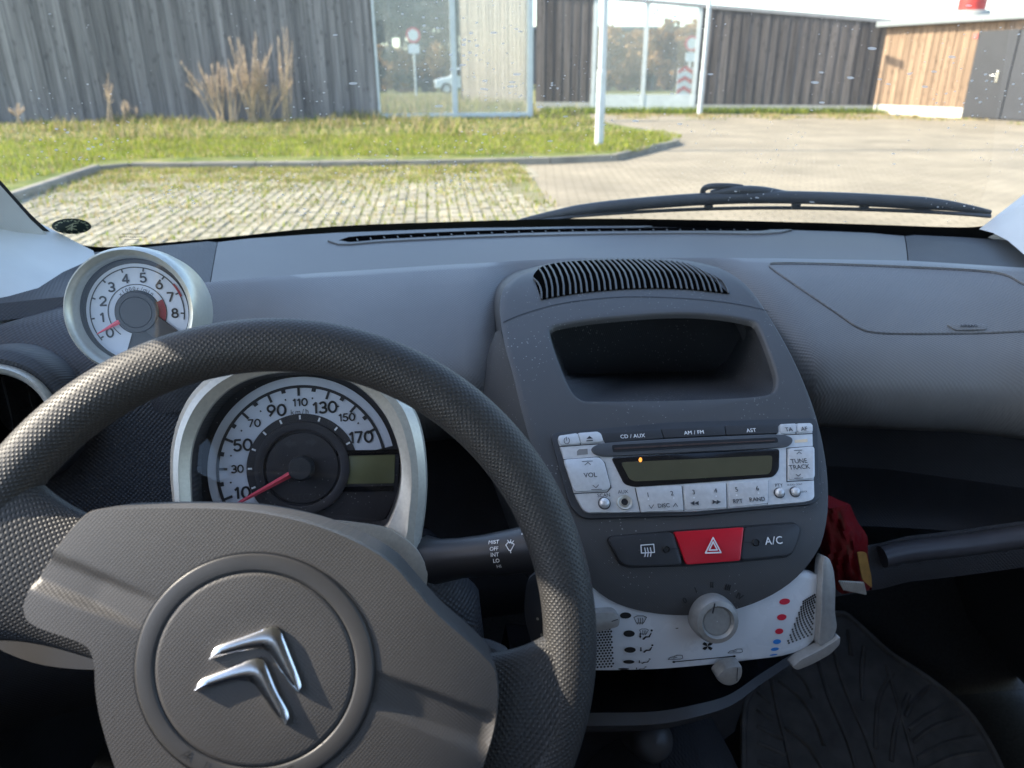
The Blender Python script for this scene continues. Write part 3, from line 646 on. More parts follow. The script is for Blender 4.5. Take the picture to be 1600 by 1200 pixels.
def chevron(name, outer, ridge, inner):
    """a metal chevron: outline with a raised ridge line between its outer and inner edge"""
    o_, r_, i_ = resample(smooth(outer, 5), 25), resample(smooth(ridge, 5), 25), resample(smooth(inner, 5), 25)
    H = lambda P, h: [HUB.hit(p.x, p.y, h) for p in P]
    mix_ = lambda A, B, t: [a.lerp(b, t) for a, b in zip(A, B)]
    mb = MB().loft([H(o_, 0.001), H(o_, 0.0026), H(mix_(o_, r_, .25), 0.0036), H(r_, 0.0044), H(mix_(r_, i_, .75), 0.0030), H(i_, 0.0022), H(i_, 0.0005)], closed=False)
    n = 25; m7 = 7
    mb.f.append(tuple(k*n for k in range(m7))); mb.f.append(tuple(k*n+n-1 for k in range(m7)))
    return mb.build(name, G['chrome'], wheel, 50)
chevron('emblem_chevron', [(330, 1024), (340, 1008), (380, 993), (420, 979), (434, 978), (443, 990), (458, 1027), (472, 1062), (473, 1068)],
        [(330, 1027), (345, 1016), (385, 1002), (416, 997), (428, 1001), (438, 1013), (452, 1043), (468, 1076), (469, 1077)], [(332, 1029), (350, 1023), (388, 1014), (409, 1012), (421, 1017), (430, 1029), (446, 1056), (464, 1080), (466, 1081)])
chevron('emblem_chevron', [(308, 1071), (318, 1058), (355, 1043), (396, 1028), (410, 1027), (419, 1038), (434, 1074), (453, 1110), (454, 1116)],
        [(308, 1075), (324, 1066), (362, 1053), (394, 1047), (406, 1051), (415, 1063), (430, 1092), (448, 1126), (449, 1128)], [(309, 1079), (330, 1073), (368, 1063), (387, 1062), (399, 1067), (408, 1079), (424, 1104), (444, 1130), (446, 1131)])
# rubber-covered shoulders where the spokes meet the rim
def shoulder(x0, y0, ang_deg, w0, w1, sgn):
    a0 = WF.ab(x0, y0, 0.002); A = V((a0[0], a0[1], 0)); a = rad(ang_deg); B = V((WR*cos(a), WR*sin(a), 0))
    d = (B-A); L = d.length; d.normalize(); s_ = V((-d.y, d.x, 0)); RG = []; us = []
    for i in range(15):
        t = i/14; p = A+(B-A)*t; f = t**3.2; w = w0+(w1-w0)*f; th = 0.008+0.0065*t
        # bend the flared end along the rim
        r = []
        for j in range(28):
            b = 2*pi*j/28; q = p+s_*(w*cos(b)); c_ = math.hypot(q.x, q.y)
            lim = WR-0.002
            if c_ > lim: q = q*(lim/c_)
            r.append(WF.P(q.x, q.y, th*(abs(sin(b))**0.7)*(1 if sin(b) >= 0 else -1) + (0.004*(1-t)**2)))
        RG.append(r); us.append(t*L)
    uv_loft('spoke_shoulder', RG, G['rim'], wheel, (us, [0.0034*round(2*(w0+w1)/0.0034)*j/28 for j in range(29)]))
lsp = WF.ab(20, 880); rsp = WF.ab(900, 1140)
shoulder(190, 930, math.degrees(math.atan2(lsp[1], lsp[0])), 0.036, 0.060, 1)
shoulder(660, 1120, math.degrees(math.atan2(rsp[1], rsp[0])), 0.036, 0.060, 1)
shoulder(430, 1350, -98, 0.035, 0.06, 1)
# back shell of the hub below the left spoke and the column shroud
MB().lathe(WF.shift(-0.062), [(0.001, 0.01), (0.045, 0.01), (0.05, 0.0), (0.05, -0.03), (0.04, -0.07)], 40).build('hub_back', G['grey_plastic'], wheel, 60)
bs = smooth([(0, 955), (60, 975), (150, 1000), (160, 1040), (130, 1046), (50, 1035), (-20, 1000)], 4, True)
bf = WF.shift(-0.035)
solid('spoke_back', [bf.hit(p.x, p.y) for p in bs], -WF.w*0.02, G['grey_plastic'], wheel, 0.003)

# ================================================================== instrument cluster
CF = Frame(V((-0.105, 0.492, 0.930)), V((0.03, -0.90, 0.44)))
clus = empty('instrument_cluster', CF.P(0, -0.10, -0.02), 'round speedometer pod in silver frame behind the steering wheel', 'speedometer')
out_px = [(272, 800), (266, 765), (264, 725), (268, 685), (281, 643), (304, 606), (336, 580), (378, 562), (430, 552), (485, 552), (535, 562), (580, 582), (620, 610), (648, 640), (660, 672), (666, 710), (668, 755), (665, 800), (658, 850), (655, 900), (610, 940), (520, 950), (420, 940), (340, 900), (295, 850)]
in_px = [(303, 800), (300, 770), (299, 730), (303, 695), (316, 660), (336, 630), (362, 607), (395, 591), (435, 583), (480, 582), (520, 588), (552, 600), (580, 622), (602, 650), (616, 680), (624, 710), (626, 740), (622, 772), (611, 805), (600, 822), (570, 826), (510, 820), (440, 822), (370, 830), (320, 830)]
def ring2(px_, h, n=120):
    return [CF.hit(p.x, p.y, h) for p in resample(smooth(px_, 5, True), n, True)]
def align(A, B):
    """rotate ring B so that it starts beside A's start"""
    k = min(range(len(B)), key=lambda i: (B[i]-A[0]).length); B = B[k:]+B[:k]; return B
Ro = ring2(out_px, 0.0); Ri = ring2(in_px, 0.0); 
lerp_ = lambda A, B, t, h: [a.lerp(b, t)+CF.w*h for a, b in zip(A, B)]
MB().loft([[p-CF.w*0.075 + V((0, 0, -0.01)) for p in Ro], lerp_(Ro, Ri, 0.0, -0.006), lerp_(Ro, Ri, 0.05, 0.0), lerp_(Ro, Ri, 0.30, 0.0060), lerp_(Ro, Ri, 0.55, 0.0070), lerp_(Ro, Ri, 0.62, 0.0055), lerp_(Ro, Ri, 0.95, 0.0010), lerp_(Ro, Ri, 1.0, -0.002)]).build('silver_frame', G['silver'], clus, 30)
MB().loft([lerp_(Ro, Ri, 1.0, -0.001), lerp_(Ro, Ri, 1.01, -0.004), lerp_(Ro, Ri, 1.05, -0.022)]).build('frame_throat', G['dash_dark'], clus, 60)
bk = lerp_(Ro, Ri, 0.5, -0.023)
MB().add(bk, [tuple(range(len(bk)))]).build('dial_back', G['dial_dark'], clus, None)
DFm = CF.shift(-0.0215); DFm.o = DFm.hit(473, 731)
RD = (DFm.hit(338, 731)-DFm.o).length
ang = lambda v: rad(90-(v-110)*1.085)
def sector(fr, r0, r1, a0, a1, h, n=60):
    return MB().loft([[fr.P(r*cos(a0+(a1-a0)*j/n), r*sin(a0+(a1-a0)*j/n), h) for j in range(n+1)] for r in (r0, r1)], closed=False)
sector(DFm, RD*0.63, RD*1.10, rad(237), rad(10), 0.0004).build('dial_face', G['dial_white'], clus, None)
sector(DFm, RD*0.965, RD*1.0, rad(214), rad(10), 0.0008).build('scale_arc', G['dark_print'], clus, None)
dial = clus.children[-2]
def radial(fr, a, r0, r1, w, h, mat, parent, name='tick_mark'):
    d = V((cos(a), sin(a))); s_ = V((-sin(a), cos(a)))
    P = [d*r0-s_*w/2, d*r0+s_*w/2, d*r1+s_*w/2, d*r1-s_*w/2]
    return MB().add([fr.P(p.x, p.y, h) for p in P], [(0, 1, 2, 3)]).build(name, mat, parent, None)
for v in range(10, 171, 10):
    a = ang(v)
    if (v//10) % 2: 
        radial(DFm, a, RD*0.87, RD*0.98, RD*0.030, 0.0010, G['dark_print'], dial)
        big = v in (10, 50, 90, 130, 170); rl = RD*(0.765 if v not in (110, 70, 150) else 0.79)
        digits(str(v), DFm.P(rl*cos(a), rl*sin(a), 0.0010), DFm.u, DFm.w, RD*(0.150 if big else 0.100), G['dark_print'], dial)
        radial(DFm, a, RD*0.585, RD*0.635, RD*0.022, 0.0014, G['white_print'], dial)
    else:
        radial(DFm, a, RD*0.925, RD*0.98, RD*0.05, 0.0010, G['dark_print'], dial)
        radial(DFm, a, RD*0.835, RD*0.855, RD*0.018, 0.0010, G['dark_print'], dial, 'scale_dot')
text('km/h', DFm.P(0, RD*0.675, 0.0010), DFm.u, DFm.w, RD*0.085, G['dark_print'], dial, 0.0, space=1.35)
MB().lathe(DFm, [(RD*0.655, 0.0), (RD*0.65, 0.0012), (RD*0.56, 0.0012), (RD*0.555, 0.0030), (RD*0.47, 0.0036), (RD*0.455, 0.0030), (RD*0.45, 0.0006), (RD*0.43, 0.0006), (RD*0.42, 0.0018), (0.0003, 0.0018)], 72).build('inner_disc', G['dial_dark'], clus, 40)
for sx in (-1, 1):
    x = sx*RD*0.12; y = RD*0.30; w = RD*0.05
    MB().add([DFm.P(x+sx*w*1.5, y, .0021), DFm.P(x, y+w*1.2, .0021), DFm.P(x, y+w*.5, .0021), DFm.P(x-sx*w*1.3, y+w*.5, .0021), DFm.P(x-sx*w*1.3, y-w*.5, .0021), DFm.P(x, y-w*.5, .0021), DFm.P(x, y-w*1.2, .0021)], [tuple(range(7))]).build('turn_arrow', M('faint_print%d' % sx, (0.055, 0.055, 0.058), 0.6), clus, None)
text('STOP', DFm.P(0, -RD*0.35, 0.0021), DFm.u, DFm.w, RD*0.12, MATS['faint_print1'], clus, 0.0)
na = math.atan2(*(lambda p: (p[1], p[0]))(DFm.ab(357, 795)))
nd = V((cos(na), sin(na))); ns = V((-sin(na), cos(na)))
def npt(r, s_, h): q = nd*r+ns*s_; return DFm.P(q.x, q.y, h)
MB().loft([[npt(RD*.08, RD*.040, .006), npt(RD*.08, 0, .0085), npt(RD*.08, -RD*.040, .006)], [npt(RD*1.0, RD*.012, .006), npt(RD*1.0, 0, .0072), npt(RD*1.0, -RD*.012, .006)]], closed=True, cap0=True, cap1=True).build('needle', G['needle_red'], clus, None)
MB().lathe(DFm, [(RD*0.15, 0.002), (RD*0.145, 0.011), (RD*0.125, 0.0125), (0.0003, 0.0125)], 40).build('needle_cap', G['button_dark'], clus, 40)
plate('trip_display_surround', rounded([(520, 706), (624, 704), (620, 775), (598, 815), (500, 812), (520, 765)], 4), DFm, 0.0004, 0.0010, G['dial_dark'], clus, 0.0)
plate('trip_display', rounded([(545, 712), (618, 710), (616, 755), (540, 756)], 3), DFm, 0.0012, 0.0017, G['lcd'], clus, 0.0003)
strokes('display_edge', [[(528, 708), (620, 706)], [(530, 765), (612, 763)]], DFm, RD*0.06, 0.0024, G['black_gloss'], clus)
MB().lathe(Frame(DFm.hit(378, 792, 0.001), DFm.w), [(0.004, 0), (0.004, 0.010), (0.003, 0.012), (0.0002, 0.012)], 20).build('reset_knob', G['silver'], clus, 40)
gl_ = lerp_(Ro, Ri, 1.0, -0.008)
MB().add(gl_, [tuple(range(len(gl_)))]).build('dial_cover', G['dial_glass'], clus, None)
# lower silver skirt sweeping down to the column, and its dark shoulder
sk = smooth([(598, 822), (625, 835), (645, 850), (660, 870), (668, 895), (660, 935), (640, 940), (636, 905), (615, 870), (570, 845), (500, 826), (470, 815), (520, 812)], 4, True)
solid('frame_skirt', [CF.hit(p.x, p.y, 0.004) for p in sk], CF.w*0.006, G['silver'], clus, 0.003)
col_ = MB().tube([WF.P(0, -0.01, -0.055), WF.P(0, -0.05, -0.12), WF.P(0, -0.07, -0.30)], [0.045, 0.058, 0.06], 28).build('column_shroud', G_rib, clus, 60)
MB().tube([CF.hit(640, 905, -0.02), CF.hit(700, 950, -0.03), CF.hit(720, 1010, -0.05)], [0.03, 0.028, 0.02], 18).build('ignition_housing', G_rib, clus, 60)

# ================================================================== tachometer
TC = V(on_y(203, 486, 0.605)); TF = Frame(TC, V((0.03, -0.955, 0.29)))
tach = empty('tachometer', TC-V((0, 0, 0.06)), 'round rev counter in a pale silver housing standing on the dashboard corner', 'tachometer')
rT = (TF.hit(99, 486)-TC).length
MB().lathe(TF, [(rT*0.55, -0.085), (rT*0.85, -0.075), (rT*1.0, -0.055), (rT*1.045, -0.030), (rT*1.045, -0.012), (rT*1.02, -0.002), (rT*0.975, 0.0015), (rT*0.93, 0.0), (rT*0.89, -0.003), (rT*0.855, -0.012)], 80).build('housing', M('tach_silver', (0.50, 0.51, 0.47), 0.36, metal=0.45, var=(300, 0.06)), tach, 60)
MB().lathe(TF, [(rT*0.86, -0.011), (rT*0.84, -0.016), (0.0003, -0.0165)], 64).build('dial_well', G['dial_dark'], tach, 60)
TD = TF.shift(-0.0160); TD.o = TD.hit(216, 488)
rd = (TD.hit(288, 488)-TD.o).length   # radius of the scale
tang = lambda v: rad(213-27.1*v)
sector(TD, rd*0.50, rd*1.10, rad(250), rad(-62), 0.0010).build('dial_face', G['dial_white'], tach, None)
tdial = tach.children[-1]
sector(TD, rd*1.00, rd*1.025, rad(216), rad(-12), 0.0014).build('scale_arc', G['dark_print'], tach, None)
sector(TD, rd*0.62, rd*0.64, rad(230), rad(-30), 0.0014).build('scale_arc', G['dark_print'], tach, None)
sector(TD, rd*0.46, rd*0.62, rad(26), rad(-24), 0.0016).build('red_zone', M('redzone', (0.30, 0.02, 0.03), 0.5), tach, None)
sector(TD, rd*1.0, rd*1.05, rad(36), rad(18), 0.0017).build('red_zone', MATS['redzone'], tach, None)
for v in range(9):
    a = tang(v); radial(TD, a, rd*0.93, rd*1.02, rd*0.035, 0.0015, G['dark_print'], tdial)
    digits(str(v), TD.P(rd*0.79*cos(a), rd*0.79*sin(a), 0.0015), TD.u, TD.w, rd*0.23, G['dark_print'], tdial)
for k, ch in enumerate('x1000r/min'):
    a = rad(128-k*8.8); d_ = TD.P(rd*0.535*cos(a), rd*0.535*sin(a), 0.0015); u_ = TD.P(-sin(a), cos(a), 0)-TD.o
    text(ch, d_, -u_, TD.w, rd*0.125, G['dark_print'], tdial, 0.0)
MB().lathe(TD, [(rd*0.47, 0.0), (rd*0.46, 0.004), (rd*0.44, 0.0055), (rd*0.36, 0.0055), (rd*0.345, 0.0048), (rd*0.33, 0.0055), (0.0003, 0.0055)], 56).build('hub_cap', G['dial_dark'], tach, 40)
a = rad(-42); d2 = V((cos(a), sin(a))); s2 = V((-sin(a), cos(a)))
P = [d2*rd*.2-s2*rd*.22, d2*rd*1.15-s2*rd*.22, d2*rd*1.15+s2*rd*.22, d2*rd*.2+s2*rd*.22]
solid('dial_bridge', [TD.P(p.x, p.y, 0.001) for p in P], TD.w*0.003, G['dial_dark'], tach, 0.0004)
na = rad(207); nd = V((cos(na), sin(na))); ns = V((-sin(na), cos(na)))
tp = lambda r, s_, h: TD.P((nd*r+ns*s_).x, (nd*r+ns*s_).y, h)
MB().loft([[tp(rd*.42, rd*.055, .0052), tp(rd*.42, 0, .0064), tp(rd*.42, -rd*.055, .0052)], [tp(rd*.98, rd*.012, .0052), tp(rd*.98, 0, .006), tp(rd*.98, -rd*.012, .0052)]], closed=True, cap0=True, cap1=True).build('needle', G['needle_red'], tach, None)
MB().disc(TF, rT*0.90, -0.0035, 64).build('dial_cover', G['dial_glass'], tach, None)
MB().tube([TF.P(0.01, -rT*0.5, -0.05), TF.P(0.02, -rT*1.5, -0.07)], [rT*0.55, rT*0.7], 24).build('stalk', G['dash_dark'], tach, 60)

# ================================================================== wiper stalk and ignition key
SP = [(664, 880), (672, 878), (690, 876), (720, 872), (760, 868), (800, 862), (840, 855), (880, 846)]
sy = [0.47, 0.468, 0.465, 0.46, 0.455, 0.45, 0.445, 0.44]; sr = [0.019, 0.020, 0.0165, 0.0150, 0.0155, 0.0165, 0.0172, 0.016]
stalk = empty('wiper_stalk', on_y(664, 880, 0.47), 'black wiper control stalk with white markings on the steering column', 'wiper stalk')
path = [on_y(x, y, yy) for (x, y), yy in zip(SP, sy)]
MB().tube(path, sr, 28).build('stalk_arm', M('stalk_plastic', (0.028, 0.028, 0.031), 0.38, var=(40, 0.08), dust=0.15), stalk, 50)
arm = stalk.children[-1]
me_ = arm.data; STK = Surf([v.co for v in me_.vertices], [tuple(p.vertices) for p in me_.polygons])
for (t_, x, y) in (('MIST', 772, 848), ('OFF', 772.5, 858), ('INT', 773.5, 867), ('LO', 776, 876), ('HI', 780, 884)):
    text_px(t_, x, y, 5.6, STK, 0.0008, G['white_print'], arm, 0.012, rad(4))
strokes('washer_mark', [[(791, 852), (795, 848), (799, 848), (804, 851), (799, 860), (796, 860), (791, 852)], [(798, 861), (799, 864)], [(794, 845), (797, 849)], [(799, 844), (798, 849)], [(803, 846), (800, 850)]], STK, 0.0006, 0.0009, G['white_print'], arm)
strokes('washer_mark', [[(816, 836), (820, 828), (826, 826)], [(816, 836), (824, 836)]], STK, 0.0006, 0.0009, G['white_print'], arm)
MB().lathe(Frame(path[0], (path[1]-path[0])), [(0.030, -0.02), (0.029, 0.0), (0.024, 0.004), (0.018, 0.004)], 30).build('stalk_boot', G['black_gloss'], stalk, 50)
key = empty('ignition_key', on_y(752, 1010, 0.44), 'dark grey plastic car key with round hole standing in the ignition', 'key')
kf = Frame(on_y(760, 1018, 0.43), V((0.25, -0.75, 0.6)))
kp = rounded([(722, 1010), (735, 993), (762, 998), (788, 1010), (790, 1024), (776, 1034), (745, 1036)], 8)
solid('key_head', [kf.hit(p.x, p.y) for p in kp], kf.w*0.010, M('key_plastic', (0.045, 0.045, 0.05), 0.45, var=(50, 0.1)), key, 0.003)
MB().disc(Frame(kf.hit(769, 1022, 0.0103), kf.w), 0.0040, 0.0, 18).build('key_hole', G['black'], key, None)
MB().tube([kf.hit(735, 1020, 0.004), kf.hit(700, 985, -0.015)], 0.004, 10).build('key_shank', G['chrome'], key, 60)
# ================================================================== centre stack
XM = 0.20
PROF = smooth([(0.95, 0.990), (0.90, 0.996), (0.86, 1.000), (0.82, 1.0035), (0.79, 1.005), (0.745, 1.006), (0.70, 0.999), (0.65, 0.982), (0.60, 0.960), (0.555, 0.931), (0.515, 0.898), (0.477, 0.861), (0.453, 0.82), (0.438, 0.78), (0.432, 0.74), (0.44, 0.70), (0.46, 0.66)], 5)
fxs = [XM-0.26+0.52*i/40 for i in range(41)]
fv = [V((x, p.x+0.30*(x-XM)**2, p.y)) for p in PROF for x in fxs]; nf = len(PROF)
FAS = Surf(fv, [(j*41+i, j*41+i+1, (j+1)*41+i+1, (j+1)*41+i) for j in range(nf-1) for i in range(40)])
stack = empty('centre_console', (XM, 0.55, 0.80), 'charcoal centre stack with speaker vent, open cubby and rounded lower edge', 'centre console')
outl = smooth([(783, 505), (781, 475), (787, 450), (805, 430), (840, 415), (880, 407), (930, 403), (985, 402), (1050, 403), (1095, 409), (1135, 422), (1170, 448), (1200, 490), (1235, 550), (1262, 610), (1280, 665), (1291, 720), (1295, 770), (1293, 810), (1284, 850), (1262, 885), (1235, 912), (1200, 934), (1160, 950), (1120, 959), (1080, 962), (1040, 961), (1000, 955), (965, 944), (938, 928), (915, 905), (898, 875), (885, 845), (868, 800), (850, 750), (832, 700), (815, 640), (800, 580), (789, 540)], 4, True)
hole = smooth([(858, 515), (864, 509), (927, 498), (1040, 489), (1115, 491), (1171, 500), (1184, 507), (1199, 541), (1213, 582), (1214, 601), (1203, 616), (1152, 622), (1040, 626), (927, 627), (909, 625), (894, 612), (879, 582), (864, 541)], 5, True)
NR = 160
def by_angle(poly, c, n):
    """points of a star-shaped outline at n even angles about c"""
    out = []
    P = [(p.x-c[0], p.y-c[1]) for p in poly]
    for k in range(n):
        a = 2*pi*k/n; dx, dy = cos(a), sin(a); best = None
        for (x0, y0), (x1, y1) in zip(P, P[1:]+P[:1]):
            ex, ey = x1-x0, y1-y0; den = dx*ey-dy*ex
            if abs(den) < 1e-9: continue
            t = (x0*ey-y0*ex)/den; s_ = (x0*dy-y0*dx)/den
            if t > 0 and -1e-6 <= s_ <= 1+1e-6 and (best is None or t > best): best = t
        best = best or 0.0
        out.append(V((c[0]+dx*best, c[1]+dy*best, 0)))
    return out
cc = (1040, 565)
HO, OO = by_angle(hole, cc, NR), by_angle(outl, cc, NR)
ins = lambda A, t: [V((cc[0]+(p.x-cc[0])*t, cc[1]+(p.y-cc[1])*t, 0)) for p in A]
rgs = []
yb = 0.735      # the back wall of the cubby
bk_px = by_angle(smooth([(862, 512), (900, 502), (1040, 494), (1110, 494), (1150, 500), (1158, 520), (1140, 555), (1116, 577), (1060, 580), (960, 583), (892, 585), (880, 565)], 4, True), cc, NR)
back = [on_y(p.x, p.y, yb) for p in bk_px]
front_in = [FAS.hit(p.x, p.y, -0.006) for p in ins(HO, 0.985)]
rgs.append([sum(back, V())/NR]*NR); rgs.append(back)
rgs.append([a.lerp(b, 0.12)+V((0, -0.004, 0)) for a, b in zip(back, front_in)])
rgs.append([a.lerp(b, 0.6) for a, b in zip(back, front_in)])
rgs.append(front_in)
rgs.append([FAS.hit(p.x, p.y, -0.0022) for p in ins(HO, 0.992)])
rgs.append([FAS.hit(p.x, p.y, -0.0004) for p in ins(HO, 1.003)])
rgs.append([FAS.hit(p.x, p.y, 0.0) for p in ins(HO, 1.02)])
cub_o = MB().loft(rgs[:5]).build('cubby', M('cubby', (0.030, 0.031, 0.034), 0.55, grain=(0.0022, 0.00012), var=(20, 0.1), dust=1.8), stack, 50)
rg2 = rgs[4:]
for k in range(1, 15):
    t = k/14; rg2.append([FAS.hit(a.x*(1-t)+b.x*t, a.y*(1-t)+b.y*t, 0.0 if k < 14 else -0.0012) for a, b in zip(ins(HO, 1.02), OO)])
rg2.append([p+V((0, 0.005, -0.003)) for p in rg2[-1]]); rg2.append([p+V((0, 0.10, -0.02)) for p in rg2[-1]])
MB().loft(rg2).build('fascia', G['fascia'], stack, 50)
# side cheek toward the driver
ck_a = [FAS.hit(x, y, -0.002) for x, y in ((782, 512), (790, 545), (802, 590), (818, 650), (836, 710), (855, 765), (876, 825), (895, 875), (905, 895))]
ck_b = [on_y(x, y, yy) for x, y, yy in ((778, 516, .70), (766, 540, .69), (756, 570, .68), (750, 615, .66), (750, 670, .63), (765, 740, .60), (790, 810, .57), (812, 870, .55), (822, 900, .54))]
MB().loft([ck_a, [a.lerp(b, .5)+V((-0.004, -0.006, 0)) for a, b in zip(ck_a, ck_b)], ck_b, [p+V((0.02, 0.12, 0)) for p in ck_b]], closed=False).build('side_cheek', G['fascia'], stack, 60)
# seam across the top and the slotted speaker vent
strokes('cap_seam', [[(p.x, p.y) for p in smooth([(786, 504), (820, 490), (880, 474), (960, 465), (1040, 465), (1120, 471), (1180, 481), (1200, 487)], 5)]], FAS, 0.0011, 0.0004, G['fascia_gap'], stack)
vt = smooth([(833, 432), (838, 424), (850, 416), (880, 410), (930, 407), (985, 406), (1040, 408), (1075, 414), (1105, 430), (1138, 459)], 5)
vb = smooth([(846, 469), (900, 460), (960, 454), (1010, 452), (1070, 453), (1138, 460)], 5)
gT, gB = resample(vt, 60), resample(vb, 60)
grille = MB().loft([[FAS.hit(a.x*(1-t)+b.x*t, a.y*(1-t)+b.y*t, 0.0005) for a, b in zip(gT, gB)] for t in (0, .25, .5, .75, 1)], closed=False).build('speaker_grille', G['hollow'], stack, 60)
T_, B_ = resample(vt, 200), resample(vb, 200)
for k in range(33):
    f = k/32; b = B_[int(f*199)]; tx = 834+(1100-834)*f**1.02
    t = min(T_, key=lambda q: abs(q.x-tx)+(0 if q.y < 440 or f > .9 else 50)); 
    if k == 0: t = V((834, 437, 0))
    mx_, my = (b.x+t.x)/2+4+5*f, (b.y+t.y)/2-3
    pts = [FAS.hit(x, y, 0.0012) for x, y in ((b.x, b.y), ((b.x+mx_)/2+1, (b.y+my)/2-1), (mx_, my), ((t.x+mx_)/2+1, (t.y+my)/2-1), (t.x, t.y))]
    MB().tube(pts, 0.00105, 6).build('grille_slat', G['fascia'], grille, 60)
# ---------------------------------------------------------------- radio
Z2 = lambda x, y: (840+x*0.3, 630+y*0.3)
zp = lambda L: [Z2(*p) for p in L]
radio = empty('car_radio', FAS.hit(1075, 805), 'silver built-in car radio with disc slot and small display', 'car radio')
bez = rounded(zp([(60, 160), (700, 104), (1430, 82), (1452, 110), (1462, 500), (1420, 532), (800, 590), (230, 606), (165, 540)]), 14, 5)
plate('bezel', bez, FAS, -0.002, 0.0030, G['button_dark'], radio, 0.0012)
RS = Surf(*(lambda o: ([v.co.copy() for v in o.data.vertices], [tuple(p.vertices) for p in o.data.polygons]))(radio.children[-1]))
# a flat frame for everything on the radio face
rc_ = FAS.hit(1075, 735); 
q1, q2, q3, q4 = FAS.hit(890, 690), FAS.hit(1260, 670), FAS.hit(1255, 780), FAS.hit(915, 800)
rn = (q3-q1).cross(q2-q4).normalized(); rn = rn if rn.dot(CAMP-rc_) > 0 else -rn
RF = Frame((q1+q2+q3+q4)/4+rn*0.0045, rn)
plate('front_plate', rounded(zp([(100, 172), (320, 150), (345, 207), (1252, 165), (1250, 112), (1428, 107), (1440, 500), (1395, 515), (800, 566), (245, 572), (195, 480)]), 10, 5), RF, -0.002, 0.0010, G['silver_radio'], radio, 0.0006)
for q in ([(328, 158), (636, 138), (652, 186), (348, 210)], [(641, 138), (968, 120), (974, 170), (657, 186)], [(973, 120), (1247, 108), (1250, 160), (979, 170)]):
    plate('source_button', rounded(zp(q), 2), RF, 0.0, 0.0022, G['button_dark'], radio, 0.0005)
for t_, x, y, hh in (('CD / AUX', 495, 172, 7.0), ('AM / FM', 815, 153, 7.0), ('AST', 1113, 142, 7.0)):
    px_, py_ = Z2(x, y); text_px(t_, px_, py_, hh*0.85, RF, 0.0024, G['white_print'], radio, 0.008, rad(3), space=1.05)
for q in ([(104, 190), (110, 174), (203, 160), (222, 215), (120, 224)], [(207, 160), (310, 152), (330, 165), (342, 205), (226, 215)], [(1256, 114), (1340, 110), (1344, 156), (1260, 162)], [(1344, 110), (1415, 108), (1427, 118), (1428, 154), (1348, 156)]):
    plate('key_button', rounded(zp(q), 3), RF, 0.0, 0.0024, G['silver_radio'], radio, 0.0006)
plate('volume_button', rounded(zp([(132, 298), (318, 285), (345, 310), (378, 435), (360, 458), (190, 466)]), 6), RF, 0.0, 0.0026, G['silver_radio'], radio, 0.0008)
plate('tune_button', rounded(zp([(1302, 240), (1436, 228), (1438, 396), (1302, 404)]), 6), RF, 0.0, 0.0026, G['silver_radio'], radio, 0.0008)
for q in ([(512, 445), (747, 434), (757, 560), (538, 570)], [(757, 433), (977, 420), (980, 547), (768, 560)], [(986, 419), (1198, 404), (1194, 524), (994, 546)]):
    plate('preset_button', rounded(zp(q), 2), RF, 0.0, 0.0021, G['silver_radio'], radio, 0.0004)
strokes('button_gap', [zp([(112, 226), (340, 210)]), zp([(130, 294), (320, 280), (350, 310), (382, 438), (362, 463), (190, 470)]), zp([(1298, 408), (1298, 234), (1436, 224)]), zp([(1300, 408), (1438, 400)]), zp([(204, 160), (224, 216)]), zp([(1342, 110), (1346, 158)]), zp([(1256, 166), (1430, 158)]), zp([(508, 442), (536, 572)]), zp([(752, 434), (762, 562)]), zp([(981, 420), (987, 548)]), zp([(1201, 404), (1197, 526)])], RF, 0.0007, 0.0013, G['dark_print'], radio)
lip = smooth(zp([(278, 248), (300, 225), (370, 210), (700, 190), (1000, 177), (1230, 168), (1300, 178), (1322, 200), (1300, 228), (1230, 238), (1000, 252), (700, 266), (400, 281), (310, 275)]), 4, True)
plate('disc_slot_lip', [(p.x, p.y) for p in lip], RF, 0.0, 0.0034, M('slot_lip', (0.07, 0.073, 0.08), 0.4, var=(40, 0.08)), radio, 0.0012)
plate('disc_slot', rounded(zp([(382, 226), (800, 205), (1238, 186), (1246, 212), (800, 240), (388, 264)]), 3), RF, 0.0034, 0.0037, G['black'], radio, 0.0)
plate('slot_flap', rounded(zp([(395, 240), (800, 219), (1225, 199), (1228, 206), (800, 228), (397, 250)]), 1), RF, 0.0037, 0.0041, M('slot_flap', (0.045, 0.025, 0.02), 0.6, var=(200, 0.4)), radio, 0.0)
plate('display_surround', rounded(zp([(380, 286), (800, 262), (1256, 240), (1254, 352), (1225, 388), (800, 420), (500, 440), (448, 424)]), 6), RF, 0.0, 0.0020, G['black_gloss'], radio, 0.0008)
plate('display', rounded(zp([(430, 312), (800, 296), (1218, 276), (1214, 350), (1200, 374), (800, 398), (505, 412), (475, 400)]), 5), RF, 0.0020, 0.0022, G['lcd_radio'], radio, 0.0)
amber = bpy.data.materials.new('amber_glow'); amber.use_nodes = True; ab = amber.node_tree.nodes['Principled BSDF']; ab.inputs['Base Color'].default_value = (0.6, 0.2, 0.03, 1); ab.inputs['Emission Color'].default_value = (1, 0.33, 0.05, 1); ab.inputs['Emission Strength'].default_value = 0.35
plate('painted_glint', ellipse(*Z2(532, 300), 2.6, 3.6, 14), RF, 0.0022, 0.0026, amber, radio, 0.0)  # orange reflection on the display, painted as a faintly glowing spot
